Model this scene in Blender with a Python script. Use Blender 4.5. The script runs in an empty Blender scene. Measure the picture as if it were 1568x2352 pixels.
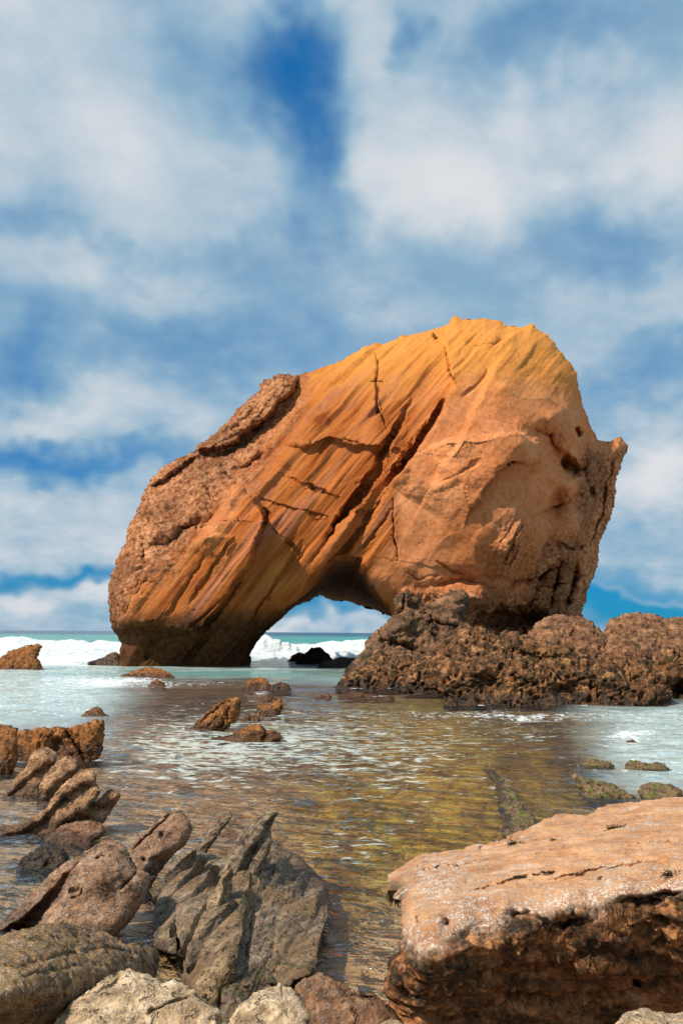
import bpy, math, random
import numpy as np
from mathutils import Matrix, Vector

# ------------------------------------------------------------------ camera
S = bpy.context.scene
COL = S.collection
FPX, CX, CY = 2195.0, 784.0, 1453.0        # focal length and horizon point of the photograph (1568 x 2352 frame)
H = 2.6                                    # eye height above the water, metres
ROLL = math.radians(0.45)
CR, SR = math.cos(ROLL), math.sin(ROLL)
cam_d = bpy.data.cameras.new('camera')
cam = bpy.data.objects.new('camera', cam_d)
COL.objects.link(cam)
cam_d.sensor_fit = 'VERTICAL'
cam_d.sensor_height = 36.0
cam_d.lens = 36.0 * FPX / 2352.0
cam_d.shift_y = (CY - 1176.0) / 2352.0
cam_d.clip_start = 0.1
cam_d.clip_end = 60000.0
cam.matrix_world = Matrix(((CR, -SR, 0, 0), (0, 0, -1, 0), (SR, CR, 0, H), (0, 0, 0, 1)))
S.camera = cam
S.render.resolution_x, S.render.resolution_y = 682, 1024

# ------------------------------------------------------------------ light
SUN_DIR = Vector((-0.58, -0.35, 0.74)).normalized()
SUN_STRENGTH, SUN_ANGLE = 5.0, 2.0
SKY_STRENGTH = 0.1
S.view_settings.view_transform = 'Standard'
S.view_settings.look = 'None'
S.view_settings.exposure = 0.0
S.view_settings.gamma = 1.0
S.cycles.max_bounces = 5
S.cycles.diffuse_bounces = 2
S.cycles.glossy_bounces = 2
S.cycles.transparent_max_bounces = 12
S.cycles.caustics_reflective = False
S.cycles.caustics_refractive = False
sun_l = bpy.data.lights.new('sun', 'SUN')
sun_l.energy = SUN_STRENGTH
sun_l.angle = math.radians(SUN_ANGLE)
sun_l.color = (1.0, 0.90, 0.77)
sun = bpy.data.objects.new('sun', sun_l)
COL.objects.link(sun)
sun.rotation_euler = SUN_DIR.to_track_quat('Z', 'Y').to_euler()
sun.location = (0, 0, 60)


class G:
    """small helper round a node tree"""
    def __init__(self, tree):
        self.t = tree
        tree.nodes.clear()

    def n(self, kind, ins=None, **props):
        nd = self.t.nodes.new(kind)
        for k, v in props.items():
            setattr(nd, k, v)
        for k, v in (ins or {}).items():
            s = nd.inputs[k]
            if isinstance(v, bpy.types.NodeSocket):
                self.t.links.new(v, s)
            else:
                s.default_value = v
        return nd

    def m(self, op, a, b=0.0, c=0.0, clamp=False):
        return self.n('ShaderNodeMath', {0: a, 1: b, 2: c}, operation=op, use_clamp=clamp).outputs[0]

    def mix(self, f, a, b, blend='MIX'):
        def col(v):
            return v if isinstance(v, bpy.types.NodeSocket) else (*v, 1.0)
        return self.n('ShaderNodeMix', {0: f, 6: col(a), 7: col(b)}, data_type='RGBA', blend_type=blend,
                      clamp_factor=True).outputs[2]

    def noise(self, vec, scale, detail=6.0, rough=0.55, dist=0.0):
        return self.n('ShaderNodeTexNoise', {'Vector': vec, 'Scale': scale, 'Detail': detail, 'Roughness': rough,
                                             'Distortion': dist}).outputs[0]

    def ss(self, v, a, b):
        """smoothstep a..b -> 0..1"""
        return self.n('ShaderNodeMapRange', {0: v, 1: a, 2: b, 3: 0.0, 4: 1.0}, interpolation_type='SMOOTHSTEP').outputs[0]

    def ramp(self, f, stops):
        nd = self.n('ShaderNodeValToRGB', {0: f})
        cr = nd.color_ramp
        while len(cr.elements) < len(stops):
            cr.elements.new(0.5)
        for e, (p, c) in zip(cr.elements, stops):
            e.position = p
            e.color = (*c, 1.0)
        return nd.outputs[0]

    def map(self, vec, scale=(1, 1, 1), rot=(0, 0, 0), loc=(0, 0, 0)):
        if any(rot):
            vec = self.n('ShaderNodeMapping', {0: vec, 2: rot}).outputs[0]
        return self.n('ShaderNodeMapping', {0: vec, 1: loc, 3: scale}).outputs[0]

    def link(self, a, b):
        self.t.links.new(a, b)


# ------------------------------------------------------------------ sky
W = bpy.data.worlds.new('World')
S.world = W
W.use_nodes = True
g = G(W.node_tree)
tc = g.n('ShaderNodeTexCoord').outputs['Generated']
sky = g.n('ShaderNodeTexSky', sky_type='NISHITA', sun_disc=False,
          sun_elevation=math.asin(SUN_DIR.z), sun_rotation=math.atan2(SUN_DIR.x, SUN_DIR.y) % (2 * math.pi),
          altitude=0.0, air_density=1.0, dust_density=0.3, ozone_density=3.0).outputs[0]
wn = g.n('ShaderNodeTexNoise', {'Vector': tc, 'Scale': 5.0, 'Detail': 4.0, 'Roughness': 0.6}).outputs['Color']
warp = g.n('ShaderNodeVectorMath', {0: wn, 1: (0.5, 0.5, 0.5)}, operation='SUBTRACT').outputs[0]
warp = g.n('ShaderNodeVectorMath', {0: warp, 3: 0.24}, operation='SCALE').outputs[0]
wd = g.n('ShaderNodeVectorMath', {0: tc, 1: warp}, operation='ADD').outputs[0]
sx = g.n('ShaderNodeSeparateXYZ', {0: wd})
az = g.m('ARCTAN2', sx.outputs[0], sx.outputs[1])
el = g.m('ARCSINE', g.m('MINIMUM', g.m('MAXIMUM', sx.outputs[2], -1.0), 1.0))
s0 = g.n('ShaderNodeSeparateXYZ', {0: tc})
zz = g.m('ADD', g.m('ABSOLUTE', s0.outputs[2]), 0.34)
plane = g.n('ShaderNodeCombineXYZ', {0: g.m('DIVIDE', s0.outputs[0], zz), 1: g.m('DIVIDE', s0.outputs[1], zz), 2: 0.0}).outputs[0]
cn = g.noise(plane, 2.3, 6.0, 0.55, 0.3)
cn2 = g.noise(g.map(plane, loc=(7.3, 2.1, 4.0)), 6.0, 5.0, 0.58, 0.2)
den = g.m('ADD', 0.52, g.m('MULTIPLY', g.m('SUBTRACT', cn, 0.5), 0.62))
den = g.m('ADD', den, g.m('MULTIPLY', g.m('SUBTRACT', cn2, 0.5), 0.52))
CLOUDS = [  # direction of each gap (-) and bank (+) of cloud, by the pixel it is seen at, and its angular size
    (600, 165, 110, 80, -.20), (745, 230, 100, 80, -.32), (650, 320, 120, 90, -.28), (715, 430, 90, 80, -.32), (835, 430, 50, 80, -.36), (1000, 20, 45, 40, -.35),
    (40, 885, 80, 50, -.38), (130, 1075, 230, 30, -.40), (250, 800, 330, 40, -.14), (300, 690, 200, 40, -.12),
    (1480, 1385, 260, 50, -.75), (1560, 910, 100, 60, -.26), (750, 1395, 200, 26, -.55), (130, 1345, 240, 18, -.6),
    (760, 620, 380, 50, -.18), (1330, 60, 170, 50, -.20), (1370, 620, 90, 110, -.15), (640, 780, 200, 60, -.15),
    (100, 560, 200, 40, -.2), (1490, 1290, 120, 18, -.25), (430, 80, 60, 120, -.1), (1230, 180, 60, 100, -.12),
    (140, 250, 240, 180, .22), (900, 220, 110, 140, .12), (1010, 470, 210, 130, .25), (1500, 360, 120, 110, .34),
    (260, 640, 260, 50, .22), (560, 450, 110, 70, .16), (1180, 420, 110, 90, .2), (1480, 1090, 120, 50, .32),
    (140, 1230, 250, 60, .22), (150, 1400, 250, 30, .3), (130, 970, 200, 50, .2), (1470, 790, 140, 40, .2),
    (720, 20, 180, 60, .22), (700, 1435, 200, 16, .25), (1490, 1330, 160, 9, .25),
]
azv = g.n('ShaderNodeCombineXYZ', {0: az, 1: az, 2: az}).outputs[0]
elv = g.n('ShaderNodeCombineXYZ', {0: el, 1: el, 2: el}).outputs[0]


def vm(op, a_, b_, c_=None, out=0):
    ins = {0: a_, 1: b_}
    if c_ is not None:
        ins[2] = c_
    return g.n('ShaderNodeVectorMath', ins, operation=op).outputs[out]


while len(CLOUDS) % 3:
    CLOUDS.append((0, 0, 10, 10, 0.0))
for k in range(0, len(CLOUDS), 3):
    sa_, oa, se_, oe, am = [], [], [], [], []
    for (cx, cy, rx, ry, amp) in CLOUDS[k:k + 3]:
        u, v = (cx - CX) / FPX, (CY - cy) / FPX
        fa, fe = FPX / rx / 1.25, FPX / ry / 1.25
        sa_.append(fa)
        oa.append(-fa * math.atan2(u, 1.0))
        se_.append(fe)
        oe.append(-fe * math.atan2(v, math.hypot(1.0, u)))
        am.append(amp * 0.92)
    qa = vm('MULTIPLY_ADD', azv, sa_, oa)
    qe = vm('MULTIPLY_ADD', elv, se_, oe)
    rr = vm('MULTIPLY_ADD', qe, qe, vm('MULTIPLY', qa, qa))
    t = vm('MAXIMUM', vm('MULTIPLY_ADD', rr, (-0.25,) * 3, (1.0,) * 3), (0.0,) * 3)
    t3 = vm('MULTIPLY', vm('MULTIPLY', t, t), t)
    den = g.m('ADD', den, vm('DOT_PRODUCT', t3, am, out=1))
blue = g.mix(0.62, g.mix(1.0, sky, (0.07, 0.72, 1.18), 'MULTIPLY'), (0.07, 1.50, 4.3))
cbright = g.noise(g.map(plane, loc=(1.3, 9.1, 2.0)), 6.5, 5.0, 0.55)
ccol = g.mix(g.ss(g.m('ADD', den, g.m('MULTIPLY', g.m('SUBTRACT', cbright, 0.5), 0.5)), 0.35, 1.0),
             (2.7, 4.5, 6.0), (7.2, 7.4, 7.7))
skyc = g.mix(g.ss(den, -0.10, 0.62), blue, ccol)
bg = g.n('ShaderNodeBackground', {0: skyc, 1: SKY_STRENGTH})
g.link(bg.outputs[0], g.n('ShaderNodeOutputWorld').inputs[0])

# ------------------------------------------------------------------ numpy helpers
rng0 = np.random.RandomState(11)
PERM = rng0.permutation(256).astype(np.int32)
_gr = rng0.normal(size=(256, 3))
GRAD = (_gr / np.linalg.norm(_gr, axis=1)[:, None] * 1.5).astype(np.float32)


def perlin(P):
    """gradient noise, about -1..1, for an (n,3) array"""
    P = np.asarray(P, np.float32)
    i = np.floor(P).astype(np.int32)
    f = P - i
    u = f * f * f * (f * (f * 6 - 15) + 10)
    X, Y, Z = i[:, 0] & 255, i[:, 1] & 255, i[:, 2] & 255
    out = np.zeros(len(P), np.float32)
    for a in (0, 1):
        pa = PERM[(X + a) & 255]
        wa = u[:, 0] if a else 1 - u[:, 0]
        for b in (0, 1):
            pb = PERM[(pa + Y + b) & 255]
            wb = wa * (u[:, 1] if b else 1 - u[:, 1])
            for c in (0, 1):
                gq = GRAD[PERM[(pb + Z + c) & 255]]
                wc = wb * (u[:, 2] if c else 1 - u[:, 2])
                out += wc * (gq[:, 0] * (f[:, 0] - a) + gq[:, 1] * (f[:, 1] - b) + gq[:, 2] * (f[:, 2] - c))
    return out


def fbm(P, octs=4, gain=0.5, lac=2.03, ridge=False):
    out = np.zeros(len(P), np.float32)
    amp, tot = 1.0, 0.0
    P = np.asarray(P, np.float32)
    for k in range(octs):
        v = perlin(P + 17.3 * k)
        if ridge:
            v = 1.0 - 2.0 * np.abs(v) * 1.3
        out += amp * v
        tot += amp
        amp *= gain
        P = P * lac
    return out / tot


def worley(P):
    """distance to the nearest feature point"""
    P = np.asarray(P, np.float32)
    i = np.floor(P).astype(np.int32)
    f = P - i
    best = np.full(len(P), 9.0, np.float32)
    for a in (-1, 0, 1):
        for b in (-1, 0, 1):
            for c in (-1, 0, 1):
                h = PERM[(PERM[(PERM[(i[:, 0] + a) & 255] + i[:, 1] + b) & 255] + i[:, 2] + c) & 255]
                j = GRAD[h] * 0.3 + 0.5
                d = (j[:, 0] + a - f[:, 0]) ** 2 + (j[:, 1] + b - f[:, 1]) ** 2 + (j[:, 2] + c - f[:, 2]) ** 2
                np.minimum(best, d, out=best)
    return np.sqrt(best)


def sstep(v, a, b):
    t = np.clip((v - a) / (b - a), 0, 1)
    return t * t * (3 - 2 * t)


def pt(px, py, Y):
    """pixel + distance forward -> world point(s)"""
    u, v = (px - CX) / FPX, (CY - py) / FPX
    return np.stack([Y * (u * CR - v * SR), Y * np.ones_like(u), H + Y * (u * SR + v * CR)], -1)


def slope(px, py):
    u, v = (px - CX) / FPX, (CY - py) / FPX
    return u * SR + v * CR


def Yz(px, py, z):
    """distance at which the ray of a pixel is at height z"""
    return (z - H) / slope(px, py)


def fractal(pts, rag, minlen, seed):
    r = random.Random(seed)
    pts = [tuple(map(float, p)) for p in pts]
    while True:
        out, done = [pts[0]], True
        for a, b in zip(pts, pts[1:]):
            L = math.hypot(b[0] - a[0], b[1] - a[1])
            if L > minlen:
                done = False
                k = rag * min(L, 30.0) * r.uniform(-1, 1)
                nx, ny = -(b[1] - a[1]) / L, (b[0] - a[0]) / L
                out.append(((a[0] + b[0]) / 2 + nx * k, (a[1] + b[1]) / 2 + ny * k))
            out.append(b)
        pts = out
        if done:
            return pts


def seg_dist(px, py, pts, signed=False):
    """distance of pixels to a polyline (optionally signed, + on the right-hand side of travel), and arc fraction"""
    best = np.full(px.shape, 1e9, np.float32)
    sg = np.ones(px.shape, np.float32)
    ar = np.zeros(px.shape, np.float32)
    L = [0.0]
    for a, b in zip(pts, pts[1:]):
        L.append(L[-1] + math.hypot(b[0] - a[0], b[1] - a[1]))
    for k, (a, b) in enumerate(zip(pts, pts[1:])):
        dx, dy = b[0] - a[0], b[1] - a[1]
        l2 = dx * dx + dy * dy + 1e-9
        t = np.clip(((px - a[0]) * dx + (py - a[1]) * dy) / l2, 0, 1)
        ex, ey = px - a[0] - t * dx, py - a[1] - t * dy
        d = ex * ex + ey * ey
        w = d < best
        best = np.where(w, d, best)
        if signed:
            sg = np.where(w, np.sign(dx * ey - dy * ex), sg)
            ar = np.where(w, (L[k] + t * (L[k + 1] - L[k])) / L[-1], ar)
    d = np.sqrt(best)
    return (d, sg, ar) if signed else d


def inside(px_row, py_col, poly):
    """even-odd test on a grid: px_row (nx), py_col (ny) -> bool (ny,nx)"""
    P = np.array(poly)
    a, b = P, np.roll(P, -1, 0)
    out = np.zeros((len(py_col), len(px_row)), bool)
    for r, y in enumerate(py_col):
        m = (a[:, 1] > y) != (b[:, 1] > y)
        if not m.any():
            continue
        xc = np.sort(a[m, 0] + (y - a[m, 1]) * (b[m, 0] - a[m, 0]) / (b[m, 1] - a[m, 1]))
        out[r] = np.searchsorted(xc, px_row) % 2 == 1
    return out


def rbf(ctrl, px, py):
    """smooth field through (x, y, value) points: linear kernel + plane"""
    C = np.array(ctrl, float)
    n = len(C)
    r = np.hypot(C[:, None, 0] - C[None, :, 0], C[:, None, 1] - C[None, :, 1])
    A = np.zeros((n + 3, n + 3))
    A[:n, :n] = r + np.eye(n) * 1e-6
    A[:n, n] = A[n, :n] = 1
    A[:n, n + 1] = A[n + 1, :n] = C[:, 0]
    A[:n, n + 2] = A[n + 2, :n] = C[:, 1]
    w = np.linalg.solve(A, np.concatenate([C[:, 2], [0, 0, 0]]))
    out = w[n] + w[n + 1] * px + w[n + 2] * py
    for k in range(n):
        out = out + w[k] * np.sqrt((px - C[k, 0]) ** 2 + (py - C[k, 1]) ** 2 + 9.0)
    return out


def make_mesh(name, V, quads, mat, masks=None, tag=None, parent=None, loc=None, smooth=True):
    """one mesh object from arrays; its origin sits at its base"""
    V = np.asarray(V, np.float64)
    if loc is None:
        loc = (float(V[:, 0].mean()), float(V[:, 1].mean()), float(V[:, 2].min()))
    me = bpy.data.meshes.new(name)
    me.vertices.add(len(V))
    me.vertices.foreach_set('co', (V - np.array(loc)).astype(np.float32).ravel())
    quads = np.asarray(quads, np.int32)
    k = quads.shape[1]
    me.loops.add(quads.size)
    me.loops.foreach_set('vertex_index', quads.ravel())
    me.polygons.add(len(quads))
    me.polygons.foreach_set('loop_start', np.arange(0, quads.size, k, dtype=np.int32))
    me.polygons.foreach_set('loop_total', np.full(len(quads), k, np.int32))
    me.polygons.foreach_set('use_smooth', np.full(len(quads), smooth))
    me.update(calc_edges=True)
    if masks is not None:
        at = me.attributes.new('mask', 'FLOAT_COLOR', 'POINT')
        at.data.foreach_set('color', np.clip(masks, 0, 1).astype(np.float32).ravel())
    me.materials.append(mat)
    ob = bpy.data.objects.new(name, me)
    COL.objects.link(ob)
    ob.location = loc
    if parent is not None:
        ob.parent = parent
        ob.location = Vector(loc) - parent.location
    for kk, vv in (tag or {}).items():
        ob[kk] = vv
    return ob


SEED = [0]


def rock(name, label, cat, outline, mat, base=None, rise=0.45, ctrl=None, R=None, T=None, ext=0.18, cell=2.2, rag=0.12,
         feats=(), disp=None, masks=None, group=None, parent=None, xtilt=0.0, depth_fn=None, kind=None, Rmin=0.02, lift=0.0):
    """a solid rock: its outline stands at its own distance, the face between follows control heights, the back is closed.
    outline: pixels from the bottom left over the top to the bottom right; ctrl: (x, y, distance)."""
    SEED[0] += 1
    sd = SEED[0]
    (xl, yl), (xr, yr) = outline[0], outline[-1]
    if base is None:
        yb, xb = max((yl, xl), (yr, xr))
        base = float(Yz(xb, yb, lift))
    e = ext * FPX / base
    openp = [(xl, yl + e)] + list(outline) + [(xr, yr + e)]
    fr = fractal(openp, rag, max(4.0, cell * 1.8), sd)
    poly = np.array(fr)
    x0, y0 = poly.min(0) - cell * 2
    x1, y1 = poly.max(0) + cell * 2
    xs, ys = np.arange(x0, x1, cell), np.arange(y0, y1, cell)
    keep = inside(xs[:-1] + cell / 2, ys[:-1] + cell / 2, fr)
    ny, nx = len(ys), len(xs)
    cnt = np.zeros((ny, nx), int)
    cnt[:-1, :-1] += keep
    cnt[1:, :-1] += keep
    cnt[:-1, 1:] += keep
    cnt[1:, 1:] += keep
    PX, PY = np.meshgrid(xs, ys)
    use, bnd = cnt > 0, (cnt > 0) & (cnt < 4)
    # snap the rim to the outline
    bx, by = PX[bnd], PY[bnd]
    a, b = poly, np.roll(poly, -1, 0)
    best = np.full(bx.shape, 1e9)
    qx, qy = bx.copy(), by.copy()
    for (ax, ay), (cx, cy) in zip(a, b):
        dx, dy = cx - ax, cy - ay
        t = np.clip(((bx - ax) * dx + (by - ay) * dy) / (dx * dx + dy * dy + 1e-9), 0, 1)
        ex, ey = ax + t * dx, ay + t * dy
        d = (ex - bx) ** 2 + (ey - by) ** 2
        w = d < best
        best = np.where(w, d, best)
        qx, qy = np.where(w, ex, qx), np.where(w, ey, qy)
    PX[bnd], PY[bnd] = qx, qy
    # distance to the rim (not the foot), on a coarse grid
    st = 3
    cxs, cys = np.arange(x0, x1 + st * cell, st * cell), np.arange(y0, y1 + st * cell, st * cell)
    GX, GY = np.meshgrid(cxs, cys)
    frs = fr if len(fr) < 260 else fr[::2] + [fr[-1]]
    sc = seg_dist(GX, GY, frs)
    fx, fy = (PX - x0) / (st * cell), (PY - y0) / (st * cell)
    ix, iy = np.clip(fx.astype(int), 0, len(cxs) - 2), np.clip(fy.astype(int), 0, len(cys) - 2)
    fx, fy = fx - ix, fy - iy
    s = (sc[iy, ix] * (1 - fx) + sc[iy, ix + 1] * fx) * (1 - fy) + (sc[iy + 1, ix] * (1 - fx) + sc[iy + 1, ix + 1] * fx) * fy
    s = np.where(use, s, 0)
    # base distance of the face
    if depth_fn is not None:
        Y = depth_fn(PX, PY)
    elif ctrl is not None:
        Y = 1.0 / rbf([(c[0], c[1], 1.0 / c[2]) for c in ctrl], PX, PY)
    else:
        xm = (xl + xr) / 2
        b0 = base + xtilt * (PX - xm) / FPX * base
        Y = (b0 + rise * H) / (1 - rise * slope(PX, PY))
    sm = s * Y / FPX
    w_m, h_m = (x1 - x0) * base / FPX, (y1 - y0) * base / FPX
    if R is None:
        R = 0.30 * min(w_m, h_m)
    if T is None:
        T = 0.55 * min(w_m, 2 * h_m)
    R = max(R, Rmin)
    tt = np.clip(1 - sm / R, 0, 1)
    Yb = Y + T * np.sqrt(np.clip(1 - np.clip(1 - sm / (2 * R), 0, 1) ** 2, 0, 1)) + R
    roll = R * (1 - np.sqrt(np.clip(1 - tt * tt, 0, 1)))
    Y = Y + roll
    # authored relief
    if feats:
        nz = np.stack([PX.ravel() / 24, PY.ravel() / 24, np.full(PX.size, sd * 3.7)], -1)
        wx = perlin(nz).reshape(PX.shape) * 5 + perlin(nz * 3.1).reshape(PX.shape) * 1.8
        wy = perlin(nz + 31).reshape(PX.shape) * 5 + perlin(nz * 3.1 + 31).reshape(PX.shape) * 1.8
        FX, FY = PX + wx, PY + wy
        for ft in feats:
            if ft[0] == 'bump':
                _, x, y, rx, ry, ang, amt = ft
                ca, sa = math.cos(math.radians(ang)), math.sin(math.radians(ang))
                dx, dy = FX - x, FY - y
                Y = Y - amt * np.exp(-((dx * ca + dy * sa) / rx) ** 2 - ((-dx * sa + dy * ca) / ry) ** 2)
            elif ft[0] == 'groove':
                _, pts, wd, dep = ft
                d, _s, ar = seg_dist(FX, FY, pts, True)
                rw = wd * (0.62 + 0.35 * perlin(nz * 1.7 + 77).reshape(PX.shape))
                Y = Y + dep * 1.1 * np.exp(-(d / np.maximum(rw, 0.8)) ** 2) * np.clip(np.minimum(ar, 1 - ar) * 5 + 0.05, 0, 1)
            elif ft[0] == 'step':
                _, pts, wd, amt, fall = ft
                d, sg, ar = seg_dist(FX, FY, pts, True)
                q = d * sg
                Y = Y - amt * sstep(q, -wd, wd) * np.exp(-np.maximum(q, 0) / fall) * np.clip(np.minimum(ar, 1 - ar) * 6 + 0.15, 0, 1)
    P = pt(PX, PY, Y)
    du, dv = np.gradient(P, axis=1), np.gradient(P, axis=0)
    Nn = np.cross(dv, du)
    Nn /= np.linalg.norm(Nn, axis=2)[:, :, None] + 1e-12
    idx = np.full((ny, nx), -1, np.int64)
    nf = int(use.sum())
    idx[use] = np.arange(nf)
    Pf, Nf = P[use], Nn[use]
    flip = np.sum(Nf * (Pf - np.array([0, 0, H])), 1) > 0
    Nf[flip] *= -1
    if disp is not None:
        Pf = Pf + Nf * disp(Pf + sd * 5.3, Nf, PX[use], PY[use], sm[use])[:, None]
    inner = use & ~bnd
    bidx = idx.copy()
    nb = int(inner.sum())
    bidx[inner] = nf + np.arange(nb)
    Pb = pt(PX[inner], PY[inner], np.maximum(Yb[inner], Y[inner] + 0.15))
    V = np.concatenate([Pf, Pb])
    used = np.zeros(len(V), bool)
    kr, kc = np.nonzero(keep)
    q1 = np.stack([idx[kr, kc], idx[kr + 1, kc], idx[kr + 1, kc + 1], idx[kr, kc + 1]], -1)
    # the back: big faces where it is whole, small ones along the rim
    K = 5
    by_, bx_ = (ny - 1) // K, (nx - 1) // K
    whole = keep[:by_ * K, :bx_ * K].reshape(by_, K, bx_, K).all((1, 3))
    fine = keep.copy()
    fine[:by_ * K, :bx_ * K] &= ~np.repeat(np.repeat(whole, K, 0), K, 1)
    fr_, fc_ = np.nonzero(fine)
    br, bc = (v * K for v in np.nonzero(whole))
    q2 = np.concatenate([np.stack([bidx[r0, c0], bidx[r0, c0 + n], bidx[r0 + n, c0 + n], bidx[r0 + n, c0]], -1) for r0, c0, n in ((fr_, fc_, 1), (br, bc, K))])
    mk = None
    if masks is not None:
        mf = masks(PX[use], PY[use], Pf)
        mk = np.concatenate([mf, masks(PX[inner], PY[inner], Pb)])
    tag = {}
    if parent is None:
        tag = {'label': label, 'kind': 'thing'}
        if cat:
            tag['category'] = cat
        if group:
            tag['group'] = group
        if kind:
            tag['kind'] = kind
    elif label:
        tag = {'label': label}
    wl = Pf[(np.abs(Pf[:, 2]) < 0.05 + 0.0012 * Pf[:, 1])]
    if len(wl):
        WATERLINE.append(wl[::3, :2])
    QQ = np.concatenate([q1, q2])
    used[QQ.ravel()] = True
    remap = np.cumsum(used) - 1
    return make_mesh(name, V[used], remap[QQ], mat, None if mk is None else mk[used], tag, parent)


# ------------------------------------------------------------------ displacement recipes (metres, along the surface)
def d_craggy(size, amp, pit=0.5):
    def f(P, N, px, py, s):
        q = P / size
        w = q + 0.25 * np.stack([perlin(q * 1.7 + 3), perlin(q * 1.7 + 9), perlin(q * 1.7 + 27)], -1)
        a = fbm(w, 5, 0.58) * 0.9 + fbm(w * 2.3 + 5, 4, 0.55, ridge=True) * 0.42
        p = sstep(worley(w * 3.1 + 0.2 * perlin(w * 6)[:, None]), 0.12, 0.46) - 1
        return amp * (a + pit * p)
    return f


def d_boulder(size, amp, hole=0.5, fine=0.25):
    def f(P, N, px, py, s):
        q = P / size
        a = 0.7 * fbm(q, 3, 0.5) + 0.8 * (0.5 - 1.6 * np.abs(perlin(q * 0.9 + 60))) + fine * fbm(q * 6.0 + 4, 4, 0.6)
        h = worley(q * 3.2 + 0.1 * perlin(q * 9)[:, None])
        dens = sstep(perlin(q * 1.3 + 40), 0.0, 0.4)
        p = (sstep(h, 0.05, 0.24) - 1) * dens
        return amp * (a + hole * p)
    return f


def d_slate(size, amp, dirn, nrm, fine=0.4):
    """bedded rock: long along dirn, thin across nrm"""
    d = np.array(dirn, float) / np.linalg.norm(dirn)
    n = np.array(nrm, float)
    n = n - d * n.dot(d)
    n /= np.linalg.norm(n)
    c = np.cross(d, n)

    def f(P, N, px, py, s):
        q = P / size
        q = q + 0.12 * np.stack([perlin(q), perlin(q + 9), perlin(q + 18)], -1)
        k = np.stack([q @ d * 0.2, q @ n * 3.0, q @ c * 0.5], -1)
        k2 = np.stack([q @ d * 0.55, q @ n * 9.0, q @ c * 1.2], -1)
        lay = fbm(k, 3, 0.55, ridge=True)
        return amp * (0.3 + 0.7 * sstep(s, 0.0, 0.05)) * (1.0 * lay + 0.35 * fbm(k2 + 3, 3, 0.6) + 0.45 * fine * fbm(q * 4 + 7, 4, 0.6) + 0.5 * fbm(q * 1.1, 2))
    return f


# ------------------------------------------------------------------ materials
def new_mat(name):
    m = bpy.data.materials.new(name)
    m.use_nodes = True
    return m, G(m.node_tree)


def finish(g, col, rough, bump_h, bump_d, bump_s=1.0, spec=0.3):
    bp = g.n('ShaderNodeBump', {'Height': bump_h, 'Distance': bump_d, 'Strength': bump_s})
    b = g.n('ShaderNodeBsdfPrincipled', {'Base Color': col, 'Roughness': rough, 'Normal': bp.outputs[0], 'Specular IOR Level': spec})
    g.link(b.outputs[0], g.n('ShaderNodeOutputMaterial').inputs[0])


WARM = np.array([1.06, 0.98, 0.82])


def rock_mat(name, dark, mid, light, sc=1.0, barn=0.0, barn_col=(0.62, 0.52, 0.43), algae=0.0, wet_h=0.35, wet_to=0.42, bump=0.03,
             stain=(0.30, 0.13, 0.05), stain_amt=0.5, strata=None, barn_sc=75.0, moss_col=(0.035, 0.045, 0.010), rough=0.85):
    dark, mid, light, stain = (tuple(np.array(v) * WARM * k_) for v, k_ in ((dark, 0.6), (mid, 0.90), (light, 1.0), (stain, 0.9)))
    m, g = new_mat(name)
    oc = g.n('ShaderNodeTexCoord').outputs['Object']
    pos = g.n('ShaderNodeNewGeometry').outputs['Position']
    z = g.n('ShaderNodeSeparateXYZ', {0: pos}).outputs[2]
    vec = oc
    if strata:
        rot, stretch = strata
        vec = g.map(oc, scale=stretch, rot=rot)
    n1 = g.noise(vec, 2.2 * sc, 6.0, 0.62, 0.3)
    n2 = g.noise(oc, 0.8 * sc, 4.0, 0.5)
    n3 = g.noise(oc, 9.0 * sc, 6.0, 0.65)
    c = g.ramp(g.m('ADD', g.m('MULTIPLY', n1, 0.65), g.m('MULTIPLY', n3, 0.35)), [(0.36, dark), (0.5, mid), (0.64, light)])
    c = g.mix(g.m('MULTIPLY', g.ss(n2, 0.45, 0.65), stain_amt), c, stain)
    h = g.m('ADD', g.m('MULTIPLY', n1, 0.6), g.m('MULTIPLY', n3, 0.5))
    pk = g.noise(oc, 6.5 * sc, 3.0, 0.5, 0.4)
    h = g.m('SUBTRACT', h, g.m('MULTIPLY', g.ss(pk, 0.43, 0.25), 1.1))
    if barn > 0:
        sp = g.noise(oc, barn_sc, 4.0, 0.75)
        sp2 = g.noise(oc, barn_sc * 0.33, 3.0, 0.6)
        patch = g.ss(g.noise(oc, 3.2 * sc, 5.0, 0.6), 0.62 - 0.34 * barn, 0.78 - 0.3 * barn)
        bm = g.m('MULTIPLY', g.ss(g.m('ADD', sp, g.m('MULTIPLY', g.m('SUBTRACT', sp2, 0.5), 0.5)), 0.51, 0.58), patch)
        c = g.mix(g.m('MULTIPLY', bm, 0.7), c, g.mix(sp2, barn_col, tuple(0.7 * x for x in barn_col)))
        h = g.m('ADD', h, g.m('MULTIPLY', bm, 0.35))
    if algae > 0:
        an = g.noise(oc, 2.6 * sc, 6.0, 0.68)
        af = g.m('MULTIPLY', g.ss(an, 0.60 - 0.2 * algae, 0.70 - 0.16 * algae), 0.85)
        c = g.mix(af, c, moss_col)
    wet = g.m('SUBTRACT', 1.0, g.ss(g.m('ADD', z, g.m('MULTIPLY', g.m('SUBTRACT', n2, 0.5), wet_h * 1.6)), wet_h * 0.45, wet_h))
    c = g.mix(wet, c, g.mix(1.0, c, (wet_to, wet_to, wet_to), 'MULTIPLY'))
    rg = g.m('SUBTRACT', rough, g.m('MULTIPLY', wet, 0.4))
    finish(g, c, rg, h, bump)
    return m


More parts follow.
